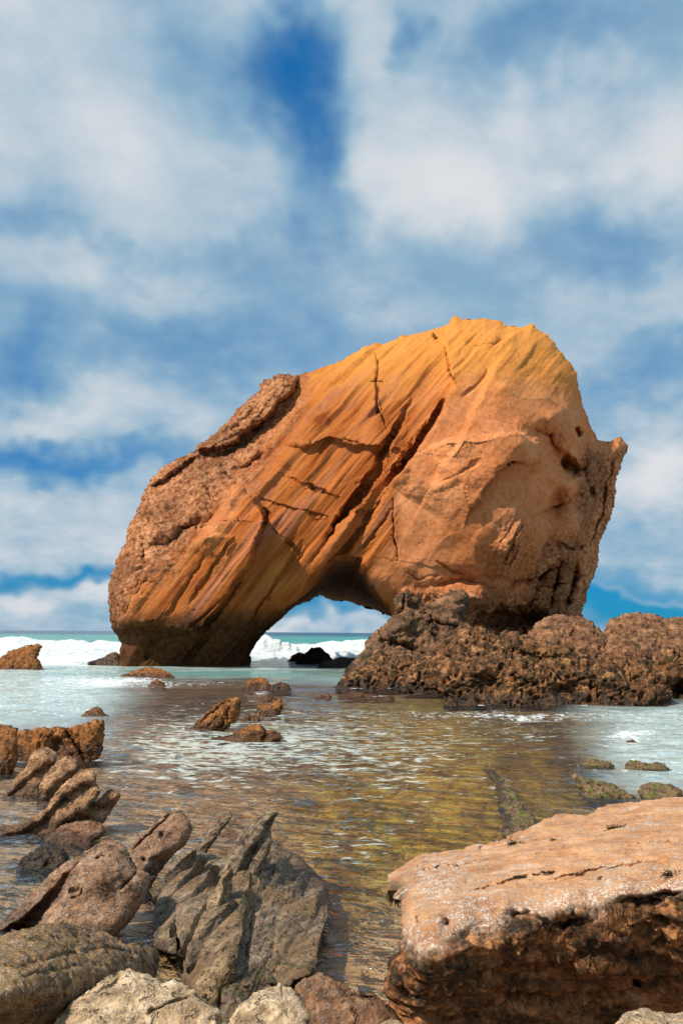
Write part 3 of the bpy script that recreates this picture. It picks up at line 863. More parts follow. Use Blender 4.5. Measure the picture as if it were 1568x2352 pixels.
ARCH_F = [
    # the proud slab of the left leg, overhanging the dark foot
    ('step', [(565, 1135), (600, 1165), (606, 1195), (583, 1256), (580, 1283), (560, 1311), (511, 1390), (455, 1452), (416, 1450), (372, 1447),
              (357, 1428), (300, 1432), (278, 1452), (262, 1470)], 4, 2.4, 190),
    ('groove', [(600, 1160), (612, 1180), (606, 1200), (586, 1240), (581, 1290)], 3.5, 0.8),
    ('groove', [(560, 1311), (511, 1392), (455, 1460)], 7, 0.7),
    ('groove', [(700, 1240), (600, 1390), (540, 1470)], 6, 0.5),
    ('groove', [(520, 1370), (430, 1450)], 4, 0.25),
    ('groove', [(540, 1230), (430, 1390)], 5, 0.35), ('groove', [(480, 1260), (380, 1420)], 5, 0.35),
    ('groove', [(640, 1400), (560, 1500)], 6, 0.35), ('groove', [(480, 1460), (420, 1530)], 6, 0.35), ('groove', [(372, 1450), (330, 1520)], 7, 0.4),
    # long bedding grooves in the middle
    ('groove', [(1030, 905), (960, 1010), (890, 1110)], 7, 1.6),
    ('step', [(893, 1115), (945, 1040), (1000, 960), (1040, 885), (1022, 800), (1018, 780)], 5, 1.7, 150),
    ('groove', [(1020, 790), (1030, 840), (1042, 890)], 4, 0.9),
    ('groove', [(893, 1115), (904, 1150), (903, 1230), (920, 1300)], 3, 0.6),
    ('groove', [(893, 1120), (830, 1215), (760, 1290)], 8, 1.0),
    ('groove', [(930, 950), (860, 1080), (790, 1180), (720, 1290)], 9, 1.2),
    ('groove', [(840, 1110), (770, 1210), (715, 1300)], 7, 0.8),
    ('groove', [(905, 1165), (850, 1240), (815, 1275)], 5, 0.4),
    ('groove', [(950, 910), (900, 1000), (850, 1080)], 6, 0.5),
    ('bump', 960, 1000, 90, 12, -54, 0.5),
    ('bump', 830, 1160, 130, 11, -54, 0.5), ('bump', 790, 1220, 90, 9, -54, 0.35),
    ('groove', [(865, 797), (866, 850), (863, 880), (868, 940), (892, 990)], 3.5, 0.75),
    ('step', [(868, 800), (866, 850), (864, 880), (872, 950)], 5, 0.5, 60),
    ('groove', [(850, 878), (866, 877), (885, 880)], 3, 0.3),
    ('groove', [(985, 757), (1010, 790), (1022, 800)], 3, 0.5),
    ('step', [(930, 1035), (850, 1025), (800, 1022), (760, 1005), (720, 1025), (650, 1018)], 4, 0.7, 90),
    ('groove', [(680, 980), (720, 1025), (760, 1005), (850, 1025), (935, 1030)], 2.5, 0.25),
    ('groove', [(565, 1135), (640, 1160), (760, 1190)], 2.5, 0.2), ('groove', [(610, 1200), (660, 1240), (700, 1290)], 2.5, 0.2),
    ('groove', [(640, 1090), (720, 1120), (790, 1150)], 2.5, 0.18), ('groove', [(800, 1165), (840, 1180)], 3, 0.25),
    # crust ledges, upper left
    ('step', [(452, 1036), (500, 1030), (545, 1014), (568, 985)], 5, -2.2, 70), ('step', [(556, 990), (610, 962), (640, 925), (672, 900), (684, 866)], 5, -2.4, 60), ('step', [(500, 1000), (550, 972), (590, 930)], 5, -0.8, 40),
    ('bump', 500, 1060, 30, 12, -20, 0.8), ('bump', 590, 1040, 22, 14, -30, 0.7),
    ('bump', 540, 975, 70, 22, -38, 0.9), ('bump', 640, 890, 36, 20, -40, 1.0),
    ('groove', [(460, 1048), (520, 1042), (560, 1020), (585, 990), (640, 950), (672, 915)], 11, 0.8),
    ('groove', [(530, 1085), (570, 1070), (605, 1040)], 10, 0.8),
    ('step', [(340, 1122), (390, 1090), (430, 1062), (458, 1045)], 6, -1.0, 60),
    ('groove', [(345, 1125), (400, 1090), (455, 1052)], 12, 0.6),
    ('bump', 420, 1195, 60, 16, -20, 0.9), ('groove', [(350, 1255), (400, 1235), (440, 1212), (460, 1200)], 11, 0.9),
    ('bump', 370, 1225, 40, 16, -10, 0.7), ('bump', 300, 1290, 30, 40, 0, 0.6), ('groove', [(325, 1220), (335, 1260), (330, 1300)], 9, 0.6),
    ('groove', [(335, 1330), (310, 1375), (285, 1420)], 4, 0.7), ('bump', 290, 1370, 26, 40, 20, 0.7),
    ('step', [(335, 1320), (305, 1380), (275, 1430)], 5, -0.6, 60),
    # upturned face that catches the light; its lit tone is painted in arch_masks
    ('step', [(440, 1262), (470, 1228), (505, 1190), (530, 1140), (556, 1105)], 12, 1.5, 60), ('step', [(455, 1240), (500, 1226), (540, 1232)], 5, 0.35, 50),
    # ledge of the massive bed, right
    ('step', [(1228, 1100), (1250, 1060), (1232, 1020), (1200, 992), (1150, 998), (1110, 1005), (1050, 1003), (985, 1030)][::-1], 4, 2.3, 130),
    ('step', [(1180, 760), (1130, 850), (1060, 1000), (990, 1120)][::-1], 9, 0.6, 90),
    ('bump', 1160, 1060, 60, 40, -20, 0.5),
    ('groove', [(1010, 1110), (1060, 1085), (1110, 1050)], 4, 0.22), ('bump', 1020, 1112, 30, 9, -20, 0.25),
    ('bump', 1155, 895, 22, 11, -10, 0.3),
    ('groove', [(1085, 800), (1130, 795), (1160, 780)], 4, 0.25), ('groove', [(1060, 910), (1110, 870), (1125, 850)], 5, 0.3),
    ('bump', 1270, 960, 40, 20, -25, 0.8), ('groove', [(1215, 985), (1260, 1000), (1290, 1060), (1310, 1080)], 22, 1.5),
    ('groove', [(1322, 980), (1330, 1005)], 10, 1.8), ('bump', 1315, 985, 22, 26, 10, 0.8),
    ('groove', [(1280, 1055), (1318, 1075), (1330, 1095)], 22, 3.0), ('bump', 1310, 1115, 24, 20, 10, 1.0), ('bump', 1255, 1090, 36, 18, 30, 0.6),
    ('bump', 1268, 1165, 36, 28, -35, -2.8), ('bump', 1300, 1215, 46, 14, -30, 0.8),
    ('step', [(1315, 1290), (1340, 1220), (1362, 1150), (1332, 1080), (1340, 1010)], 6, -1.8, 90),
    ('step', [(1205, 1185), (1215, 1140), (1246, 1070), (1228, 1010), (1196, 985)], 9, -1.0, 80),
    ('groove', [(1345, 1060), (1345, 1110), (1362, 1150)], 7, 1.2), ('groove', [(1415, 1040), (1390, 1110), (1378, 1190), (1345, 1270)], 6, 0.9),
    # the crinkled fin low on the right
    ('step', [(1110, 1320), (1170, 1330), (1195, 1290), (1235, 1260), (1255, 1235), (1215, 1190), (1212, 1172)], 5, -2.5, 90),
    ('bump', 1185, 1245, 30, 80, 25, 1.6), ('groove', [(1205, 1190), (1180, 1240), (1150, 1300)], 4, 0.4), ('groove', [(1195, 1240), (1160, 1310)], 4, 0.35),
    ('step', [(1185, 1330), (1225, 1290), (1255, 1240)], 4, -0.8, 50),
    ('groove', [(1150, 1345), (1240, 1325), (1300, 1290)], 20, 1.5),
    ('groove', [(1250, 1300), (1210, 1400)], 11, 1.3), ('groove', [(1290, 1280), (1260, 1400)], 9, 1.2), ('groove', [(1325, 1290), (1300, 1400)], 9, 1.4), ('groove', [(1230, 1350), (1300, 1340), (1340, 1320)], 7, 0.8), ('groove', [(1260, 1240), (1310, 1262), (1350, 1250)], 8, 0.8),
    ('groove', [(1000, 1290), (1060, 1320), (1110, 1330)], 5, 0.35), ('groove', [(990, 1350), (1060, 1330), (1130, 1350)], 10, 0.5),
    ('bump', 1100, 1375, 40, 22, 10, 2.2), ('bump', 1030, 1375, 40, 24, -20, 0.8),
    ('groove', [(1060, 1440), (1110, 1420), (1180, 1425), (1260, 1420)], 34, 3.6), ('groove', [(1065, 1360), (1062, 1400), (1070, 1440)], 7, 1.0),
    ('groove', [(930, 1310), (960, 1330), (1010, 1320)], 3, 0.2), ('bump', 935, 1370, 16, 18, 0, 0.8),
]


def arch_masks(px, py, P):
    w1 = fbm(P / 2.6 + 5, 5, 0.6)
    w2 = fbm(P / 2.6 + 55, 5, 0.6)
    x, y = px + 34 * w1, py + 34 * w2
    # distance from the crust edge line: crust lies to its left
    d, sg, _ = seg_dist(x, y, [(700, 850), (672, 930), (600, 1050), (545, 1120), (455, 1230), (400, 1300), (335, 1345), (270, 1440), (240, 1500)], True)
    crust = sstep(d * sg, -26, 40)
    crust = np.maximum(crust, 0.75 * sstep(d * sg, -60, 10) * sstep(w1, -0.05, 0.2))
    crust = np.maximum(crust, 0.8 * gb(x, y, 1170, 1270, 40, 70, 25))
    crust = np.maximum(crust, 0.85 * sstep(x, 1300, 1350) * sstep(y, 980, 1060))
    crust = np.maximum(crust, 0.9 * sstep(y, 1340, 1380) * sstep(x, 900, 930))
    crust = np.maximum(crust, 0.9 * sstep(x + 0.5 * (y - 1250), 1215, 1275) * sstep(y, 1190, 1260))
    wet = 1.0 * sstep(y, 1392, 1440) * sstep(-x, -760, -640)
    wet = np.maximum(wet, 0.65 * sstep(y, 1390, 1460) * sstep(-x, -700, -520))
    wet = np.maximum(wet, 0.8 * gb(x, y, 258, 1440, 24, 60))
    wet = np.maximum(wet, 0.75 * gb(x, y, 1190, 1430, 120, 46) + 0.5 * gb(x, y, 1270, 1380, 40, 60))  # darker tone over the low right base and flank
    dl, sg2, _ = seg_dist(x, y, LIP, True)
    wet = np.maximum(wet, 0.75 * sstep(dl * sg2, 2, 16) * sstep(px, 640, 700) * sstep(-px, -915, -900) * sstep(-py, -1440, -1400))  # shade of the tunnel roof, painted in as dark rock
    pale = sstep(px + 12 * w1 - np.interp(py, [750, 800, 890, 1000, 1115, 1230, 1300, 1450], [1130, 1090, 1045, 975, 905, 912, 850, 850]), -12, 18) * sstep(-y, -1390, -1320)
    pale = np.maximum(pale, gb(x, y, 535, 1165, 18, 48, 28) + gb(x, y, 488, 1222, 26, 24))  # lit patch of the upturned face, its brightness painted as paler rock
    pale = np.maximum(pale, 0.4 * gb(x, y, 1000, 900, 20, 90, 32))
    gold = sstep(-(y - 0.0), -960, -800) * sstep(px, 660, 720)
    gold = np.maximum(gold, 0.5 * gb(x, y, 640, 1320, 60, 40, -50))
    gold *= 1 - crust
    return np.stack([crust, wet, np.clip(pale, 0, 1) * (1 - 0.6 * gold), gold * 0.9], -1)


BD = math.radians(52)


def arch_disp(P, N, px, py, s):
    mk_ = arch_masks(px, py, P)
    crust, pale = mk_[:, 0], mk_[:, 2]
    along = P[:, 0] * math.cos(BD) + P[:, 2] * math.sin(BD)
    across = P[:, 0] * math.sin(BD) - P[:, 2] * math.cos(BD)
    w = 0.5 * fbm(P / 5.0, 3)
    k = np.stack([along * 0.07, across * 0.55 + w, P[:, 1] * 0.12], -1)
    k2 = np.stack([along * 0.16, across * 2.1 + w * 2, P[:, 1] * 0.4], -1)
    k3 = np.stack([along * 0.4, across * 5.5 + w * 3, P[:, 1] * 1.0], -1)
    patchy = 0.35 + 0.65 * sstep(fbm(P / 6.0 + 70, 3), -0.15, 0.25)
    band = (1 - 0.85 * pale) * (1 - 0.85 * crust)

    def beds(th, seed, alen):
        t = across / th + w * 0.6 / th ** 0.5 + seed
        k0 = np.floor(t)
        fr_ = t - k0

        def val(kk):
            return perlin(np.stack([along / alen + kk * 3.7, kk * 1.37 + 0.5, P[:, 1] / (alen * 1.5) + kk * 0.91], -1))
        e = sstep(fr_, 0.80, 1.0)
        return val(k0) * (1 - e) + val(k0 + 1) * e
    d = (0.35 + 0.65 * sstep(s, 0.0, 1.4)) * band * (0.55 * beds(1.7, 3.0, 9.0) + patchy * (0.22 * beds(0.55, 11.0, 5.0) + 0.08 * beds(0.22, 19.0, 3.0)))
    d += (0.08 + 0.05 * (1 - crust)) * fbm(P / 2.2, 4, 0.5)
    fac = 0.45 - 1.6 * np.abs(perlin(P / 5.5 + 8)) + 0.5 * (0.45 - 1.6 * np.abs(perlin(P / 2.6 + 28)))
    rim = 0.15 + 0.85 * sstep(s, 0.2, 2.8)
    d += rim * 0.36 * fac * (1 - 0.7 * band) * (1 - 0.4 * crust)
    q = P / 1.5
    q = q + 0.3 * np.stack([perlin(q * 1.3), perlin(q * 1.3 + 7), perlin(q * 1.3 + 14)], -1)
    d += crust * (rim * 0.45 * (fbm(q * 0.36 + 2, 3, 0.5, ridge=True) - 0.3) + 0.26 * fbm(q * 0.8, 6, 0.62) + 0.12 * fbm(q * 2.9 + 3, 3, 0.6, ridge=True) - 0.15 * (1 - sstep(worley(q * 2.9), 0.1, 0.45)))
    d -= 0.10 * (1 - crust) * (1 - sstep(worley(P * 1.1), 0.04, 0.14)) * sstep(perlin(P / 2.0 + 3), 0.0, 0.3)
    return d


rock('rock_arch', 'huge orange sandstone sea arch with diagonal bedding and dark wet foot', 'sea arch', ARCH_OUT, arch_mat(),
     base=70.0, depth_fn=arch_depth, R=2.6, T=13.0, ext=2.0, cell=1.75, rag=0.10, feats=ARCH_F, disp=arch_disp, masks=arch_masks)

# ------------------------------------------------------------------ rock materials
M_REEF = rock_mat('reef_rock', (0.022, 0.011, 0.006), (0.20, 0.092, 0.042), (0.52, 0.29, 0.145), sc=1.3, algae=0.75, wet_h=0.55, bump=0.10,
                  stain=(0.30, 0.13, 0.05), moss_col=(0.030, 0.022, 0.009))
M_DOME = rock_mat('brown_dome_rock', (0.055, 0.026, 0.014), (0.23, 0.110, 0.060), (0.42, 0.24, 0.14), sc=0.9, algae=0.2, bump=0.09,
                  stain=(0.20, 0.11, 0.07), moss_col=(0.05, 0.04, 0.016))
M_BUTT = rock_mat('grey_buttress_rock', (0.040, 0.022, 0.014), (0.155, 0.085, 0.050), (0.34, 0.19, 0.11), sc=0.5, algae=0.3, bump=0.12, wet_h=1.2,
                  stain=(0.16, 0.09, 0.06), moss_col=(0.03, 0.026, 0.012))
M_ORANGE = rock_mat('orange_tidal_rock', (0.050, 0.020, 0.007), (0.25, 0.105, 0.032), (0.46, 0.22, 0.085), sc=2.2, algae=0.30, wet_h=0.32, bump=0.04,
                    stain=(0.33, 0.12, 0.03), moss_col=(0.05, 0.035, 0.008))
M_BLACK = rock_mat('black_wet_rock', (0.010, 0.008, 0.008), (0.035, 0.028, 0.026), (0.09, 0.07, 0.06), sc=1.0, wet_h=0.5, bump=0.08, stain_amt=0.1)
M_TAN = rock_mat('tan_slab_rock', (0.11, 0.058, 0.033), (0.36, 0.205, 0.120), (0.60, 0.40, 0.265), sc=2.6, barn=0.25, algae=0.2, wet_h=0.18, bump=0.057,
                 stain=(0.27, 0.13, 0.07), barn_sc=60)
M_BARN = rock_mat('barnacled_boulder', (0.13, 0.062, 0.034), (0.36, 0.195, 0.118), (0.58, 0.39, 0.275), sc=2.4, barn=1.0, barn_col=(0.74, 0.62, 0.52), wet_h=0.22, bump=0.038,
                  stain=(0.29, 0.16, 0.095), barn_sc=88, algae=0.10)
M_LICH = rock_mat('ochre_barnacled_boulder', (0.075, 0.040, 0.018), (0.32, 0.185, 0.085), (0.56, 0.38, 0.205), sc=2.2, barn=1.0, wet_h=0.3, bump=0.042,
                  stain=(0.25, 0.17, 0.07), barn_sc=80, algae=0.35, moss_col=(0.07, 0.05, 0.02))
M_PALE = rock_mat('pale_cream_rock', (0.30, 0.20, 0.125), (0.60, 0.46, 0.33), (0.78, 0.66, 0.53), sc=2.6, barn=0.5, wet_h=0.1, bump=0.057,
                  stain=(0.45, 0.28, 0.15), barn_col=(0.72, 0.62, 0.48), algae=0.05)
M_SLATE = rock_mat('grey_slate', (0.060, 0.042, 0.032), (0.21, 0.155, 0.118), (0.41, 0.32, 0.25), sc=2.4, algae=0.22, wet_h=0.12, bump=0.057,
                   stain=(0.26, 0.155, 0.07), stain_amt=0.55, moss_col=(0.06, 0.075, 0.014), strata=((0.0, 0.0, math.radians(28)), (2.0, 0.22, 2.0)), rough=0.7)
M_SLATEP = rock_mat('pale_slate', (0.12, 0.080, 0.050), (0.33, 0.235, 0.15), (0.52, 0.41, 0.28), sc=2.6, barn=0.3, wet_h=0.08, bump=0.057,
                    stain=(0.30, 0.20, 0.11), strata=((0.0, 0.0, math.radians(28)), (2.0, 0.3, 2.0)), algae=0.08)
M_RED = rock_mat('reddish_barnacled_rock', (0.10, 0.046, 0.027), (0.26, 0.138, 0.083), (0.45, 0.28, 0.185), sc=3.0, barn=0.6, wet_h=0.15, bump=0.048,
                 stain=(0.24, 0.10, 0.05), barn_sc=88)
M_MOSS = rock_mat('mossy_ridge', (0.055, 0.036, 0.022), (0.17, 0.115, 0.070), (0.31, 0.22, 0.14), sc=3.0, algae=0.45, wet_h=0.06, bump=0.03,
                  stain=(0.20, 0.12, 0.06), moss_col=(0.10, 0.15, 0.015))


def boulder_mat():
    """the big right-hand block: tan barnacled top, rusty weed-hung front; the mask says which"""
    m, g = new_mat('flat_topped_boulder')
    oc = g.n('ShaderNodeTexCoord').outputs['Object']
    at = g.n('ShaderNodeAttribute', attribute_name='mask')
    ms = g.n('ShaderNodeSeparateColor', {0: at.outputs['Color']})
    front, white, weed = ms.outputs[0], ms.outputs[1], ms.outputs[2]
    n1 = g.noise(oc, 4.0, 6.0, 0.6, 0.3)
    n2 = g.noise(g.map(oc, scale=(0.8, 1.0, 3.5), rot=(0, math.radians(-8), 0)), 2.2, 6.0, 0.62, 0.3)
    n3 = g.noise(oc, 26.0, 6.0, 0.65)
    top = g.ramp(g.m('ADD', g.m('MULTIPLY', n1, 0.6), g.m('MULTIPLY', n3, 0.4)),
                 [(0.36, (0.36, 0.155, 0.062)), (0.5, (0.58, 0.295, 0.140)), (0.64, (0.70, 0.42, 0.235))])
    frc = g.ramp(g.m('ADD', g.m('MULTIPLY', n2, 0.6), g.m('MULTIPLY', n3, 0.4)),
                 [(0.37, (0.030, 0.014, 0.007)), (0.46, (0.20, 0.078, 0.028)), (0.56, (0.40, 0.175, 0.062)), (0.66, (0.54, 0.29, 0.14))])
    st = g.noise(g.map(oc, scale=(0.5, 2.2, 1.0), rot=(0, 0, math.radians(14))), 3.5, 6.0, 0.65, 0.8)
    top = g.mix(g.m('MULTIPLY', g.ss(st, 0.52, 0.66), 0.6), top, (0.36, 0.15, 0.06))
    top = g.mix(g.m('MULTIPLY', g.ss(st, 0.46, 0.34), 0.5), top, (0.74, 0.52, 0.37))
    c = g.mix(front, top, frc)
    vr = g.noise(oc, 13.0, 5.0, 0.65)
    sp = g.noise(oc, 85.0, 3.0, 0.75)
    dot = g.ss(g.m('ADD', g.m('ADD', sp, g.m('MULTIPLY', g.m('SUBTRACT', vr, 0.5), 0.6)), g.m('MULTIPLY', g.m('SUBTRACT', white, 0.5), 0.22)), 0.53, 0.60)
    c = g.mix(g.m('MULTIPLY', dot, 0.75), c, g.mix(vr, (0.80, 0.68, 0.58), (0.62, 0.48, 0.38)))
    wn_ = g.noise(oc, 9.0, 8.0, 0.7)
    wf = g.m('MULTIPLY', weed, g.ss(wn_, 0.44, 0.56))
    c = g.mix(wf, c, g.mix(g.ss(n3, 0.4, 0.65), (0.008, 0.006, 0.004), (0.045, 0.042, 0.012)))
    h = g.m('ADD', g.m('ADD', g.m('MULTIPLY', n1, 0.5), g.m('MULTIPLY', n3, 0.35)), g.m('MULTIPLY', dot, 0.3))
    h = g.m('ADD', h, g.m('MULTIPLY', g.m('MULTIPLY', wf, wn_), 1.2))
    finish(g, c, g.m('SUBTRACT', 0.85, g.m('MULTIPLY', wf, 0.35)), h, 0.022)
    return m


def zc(pts):
    """control points given by height above the water"""
    return [(x, y, float(Yz(x, y, z))) for x, y, z in pts]


# ------------------------------------------------------------------ rocks behind and under the arch
rock('sea_rock', 'jagged brown rock standing alone in the white wash, far from the arch', 'rock',
     [(-30, 1538), (-25, 1515), (0, 1511), (20, 1497), (50, 1487), (78, 1481), (92, 1480), (96, 1486), (85, 1510), (95, 1525), (102, 1537)], M_ORANGE,
     disp=d_craggy(0.9, 0.16), cell=1.6, R=0.5)
rock('sea_rock', 'low brown rock touching the seaward side of the arch foot', 'rock',
     [(202, 1523), (220, 1516), (240, 1510), (256, 1500), (266, 1497), (276, 1505), (280, 1528)], M_BUTT, disp=d_craggy(0.7, 0.12), cell=1.5, R=0.3)
rock('sea_rock', 'thin flat rock awash behind the arch foot', 'rock', [(228, 1503), (236, 1499), (262, 1497), (272, 1502)], M_BUTT, R=0.15,
     disp=d_craggy(0.5, 0.05), cell=1.4)
rock('sea_rock', 'small brown rock behind the black one seen through the arch', 'rock', [(660, 1518), (668, 1508), (682, 1500), (697, 1499), (712, 1519)],
     M_DOME, disp=d_craggy(0.8, 0.14), cell=1.4, R=0.4)
rock('sea_rock', 'glossy black hump of rock seen through the arch opening', 'rock',
     [(680, 1522), (692, 1508), (706, 1495), (722, 1487), (734, 1486), (748, 1498), (762, 1512), (768, 1524)], M_BLACK, disp=d_craggy(0.8, 0.16), cell=1.4, R=0.6)
rock('sea_rock', 'low dark ledge between the black hump and the cracked buttress', 'rock',
     [(728, 1533), (738, 1521), (756, 1517), (772, 1513), (800, 1511), (820, 1514), (830, 1535)], M_BLACK, disp=d_craggy(0.7, 0.12), cell=1.4, R=0.4)

rock('buttress_rock', 'grey brown cracked buttress propping the arch beside the pitted reef', 'rock',
     [(792, 1541), (806, 1530), (822, 1513), (846, 1473), (872, 1447), (896, 1424), (906, 1400), (916, 1365), (934, 1351), (952, 1362), (960, 1392),
      (985, 1386), (1012, 1374), (1040, 1358), (1060, 1355), (1078, 1366), (1072, 1400), (1066, 1425), (1092, 1452), (1110, 1500), (1115, 1540)],
     M_BUTT, base=58.0, rise=0.55, R=1.2, T=6.0, ext=1.2, cell=1.6, rag=0.14, disp=d_craggy(2.2, 0.42, 0.6),
     feats=[('groove', [(930, 1355), (925, 1400), (905, 1430)], 6, 0.6), ('bump', 935, 1366, 16, 18, 0, 0.6), ('groove', [(960, 1395), (1000, 1430), (1060, 1440)], 8, 0.7),
            ('groove', [(1000, 1400), (985, 1440), (1010, 1480)], 5, 0.5), ('groove', [(870, 1470), (920, 1480), (960, 1500)], 12, 0.8), ('bump', 930, 1430, 40, 16, -30, 0.7)])
rock('reef_rock', 'rounded knobs of brown rock on the buttress slope above the waterline lump', 'rock',
     [(842, 1545), (848, 1512), (862, 1496), (878, 1490), (896, 1500), (910, 1508), (930, 1506), (948, 1510), (958, 1530), (960, 1550)], M_REEF,
     base=47.0, rise=0.5, R=0.5, T=1.6, ext=0.6, cell=1.6, disp=d_craggy(0.9, 0.20, 0.8))
rock('reef_rock', 'low pitted lump at the water edge, end of the brown reef', 'rock',
     [(768, 1583), (776, 1565), (786, 1550), (806, 1541), (822, 1534), (842, 1530), (858, 1525), (882, 1531), (905, 1536), (916, 1548), (912, 1566), (904, 1580)],
     M_REEF, disp=d_craggy(0.9, 0.20, 0.8), cell=1.6, R=0.5, T=2.0)
rock('reef_rock', 'wedge of pitted rock between the low lump and the great reef', 'rock',
     [(908, 1580), (916, 1556), (932, 1538), (958, 1516), (975, 1508), (1000, 1506), (1030, 1520), (1035, 1585)], M_REEF, base=41.5, rise=0.5,
     disp=d_craggy(1.0, 0.22, 0.8), cell=1.6, R=0.5, T=2.5)
rock('dome_rock', 'rounded brown dome rock rising behind the pitted reef', 'rock',
     [(1205, 1500), (1214, 1458), (1230, 1431), (1250, 1421), (1272, 1416), (1300, 1414), (1324, 1416), (1356, 1429), (1374, 1442), (1389, 1460), (1405, 1510)],
     M_DOME, base=44.0, rise=0.7, R=1.1, T=3.5, ext=2.0, cell=1.7, disp=d_craggy(1.3, 0.22, 0.5))
rock('dome_rock', 'large brown rounded rock beyond the dome, broader and flatter than it', 'rock',
     [(1375, 1500), (1384, 1449), (1402, 1424), (1425, 1415), (1449, 1410), (1475, 1408), (1501, 1410), (1532, 1418), (1568, 1415), (1620, 1412), (1660, 1440), (1670, 1500)],
     M_DOME, base=46.0, rise=0.7, R=1.3, T=4.0, ext=2.0, cell=1.8, disp=d_craggy(1.5, 0.22, 0.4))
rock('dome_rock', 'smaller brown boulder wedged between the dome and the reef', 'rock',
     [(1380, 1530), (1388, 1495), (1396, 1464), (1412, 1454), (1430, 1449), (1452, 1454), (1470, 1465), (1490, 1490), (1500, 1530)], M_DOME,
     base=42.0, rise=0.6, R=0.8, T=2.0, ext=2.0, cell=1.7, disp=d_craggy(1.1, 0.18, 0.4))
rock('reef_rock', 'craggy end block of the reef with a dark hollow at its foot', 'rock',
     [(1485, 1600), (1492, 1545), (1503, 1514), (1518, 1497), (1534, 1490), (1568, 1495), (1610, 1494), (1640, 1520), (1650, 1604)], M_REEF,
     base=39.5, rise=0.4, R=0.7, T=3.0, cell=1.7, disp=d_craggy(1.1, 0.26, 0.9), feats=[('bump', 1556, 1585, 16, 24, 0, -1.2)])
rock('reef', 'long pitted brown reef crusted with weed in front of the arch', 'reef',
     [(1020, 1606), (1004, 1590), (996, 1566), (992, 1515), (1002, 1488), (1014, 1468), (1044, 1453), (1075, 1447), (1106, 1443), (1124, 1450), (1140, 1458),
      (1170, 1456), (1196, 1455), (1220, 1466), (1250, 1474), (1280, 1478), (1310, 1488), (1336, 1494), (1370, 1504), (1402, 1508), (1440, 1512), (1480, 1514), (1492, 1535),
      (1510, 1560), (1527, 1577), (1540, 1600), (1542, 1612), (1534, 1622)], M_REEF, base=35.0, rise=0.85, R=0.7, T=7.0, ext=0.7, cell=1.55, rag=0.16,
     disp=d_craggy(0.95, 0.30, 0.8),
     feats=[('step', [(1010, 1530), (1080, 1512), (1160, 1524)], 9, 0.3, 50), ('step', [(1230, 1520), (1330, 1538), (1440, 1532)], 9, 0.35, 50), ('groove', [(1190, 1500), (1250, 1512), (1300, 1506)], 9, 0.3),
            ('bump', 1120, 1570, 30, 18, 10, -0.5), ('bump', 1300, 1585, 36, 14, -5, -0.5), ('bump', 1080, 1545, 40, 20, -10, 0.4), ('bump', 1200, 1550, 36, 24, 10, 0.45), ('bump', 1390, 1560, 46, 22, 5, 0.4),
            ('bump', 1500, 1590, 40, 22, 0, 0.4), ('groove', [(1180, 1470), (1175, 1520), (1190, 1600)], 7, 0.3), ('groove', [(1345, 1510), (1360, 1560), (1350, 1610)], 7, 0.3)])

# ------------------------------------------------------------------ rocks standing in the shallows
rock('shoal_rock', 'low ochre rock just in front of the arch foot', 'rock',
     [(278, 1553), (300, 1545), (322, 1537), (348, 1531), (368, 1536), (390, 1545), (401, 1557)], M_ORANGE, disp=d_craggy(0.9, 0.13), cell=1.6, R=0.4, rise=1.2, T=1.5)
rock('shoal_rock', 'small weedy stone below the low ochre rock', 'rock', [(341, 1575), (349, 1565), (360, 1560), (374, 1566), (382, 1576)], M_ORANGE,
     disp=d_craggy(0.5, 0.07), cell=1.5, rise=0.7)
rock('shoal_rock', 'lighter brown hump of a touching pair of rocks before the arch opening', 'rock', [(558, 1580), (566, 1567), (578, 1559), (596, 1555), (612, 1563), (625, 1576)],
     M_ORANGE, disp=d_craggy(0.6, 0.10), cell=1.5, rise=0.6)
rock('shoal_rock', 'darker mossy hump of a touching pair of rocks before the arch opening', 'rock', [(618, 1586), (626, 1573), (640, 1568), (656, 1568), (666, 1578), (671, 1586)],
     M_REEF, disp=d_craggy(0.5, 0.08), cell=1.5, rise=0.6)
rock('shoal_rock', 'small stone with white water breaking on it', 'rock', [(603, 1609), (612, 1600), (622, 1596), (632, 1602), (639, 1609)], M_ORANGE, disp=d_craggy(0.4, 0.06), cell=1.5)
rock('shoal_rock', 'tilted pointed brown rock leaning over in the shallows', 'rock',
     [(436, 1672), (452, 1656), (470, 1640), (488, 1625), (505, 1613), (522, 1605), (540, 1599), (549, 1603), (553, 1615), (551, 1635), (548, 1652), (530, 1662), (515, 1676), (500, 1682)],
     M_ORANGE, disp=d_craggy(0.45, 0.075, 0.6), cell=1.5, rise=0.3, R=0.25,
     feats=[('groove', [(450, 1668), (495, 1630), (540, 1604)], 5, 0.10), ('groove', [(500, 1676), (520, 1650), (525, 1625)], 6, 0.14)])
rock('shoal_rock', 'low broken stone beside the jagged two-humped rock', 'rock', [(553, 1656), (560, 1645), (571, 1637), (584, 1643), (597, 1651)], M_ORANGE, disp=d_craggy(0.35, 0.06), cell=1.4)
rock('shoal_rock', 'jagged two-humped brown rock behind the smooth rounded one', 'rock',
     [(583, 1642), (589, 1626), (597, 1616), (608, 1619), (620, 1617), (634, 1610), (645, 1603), (649, 1615), (646, 1630), (641, 1644)], M_ORANGE,
     disp=d_craggy(0.4, 0.07), cell=1.4, R=0.2)
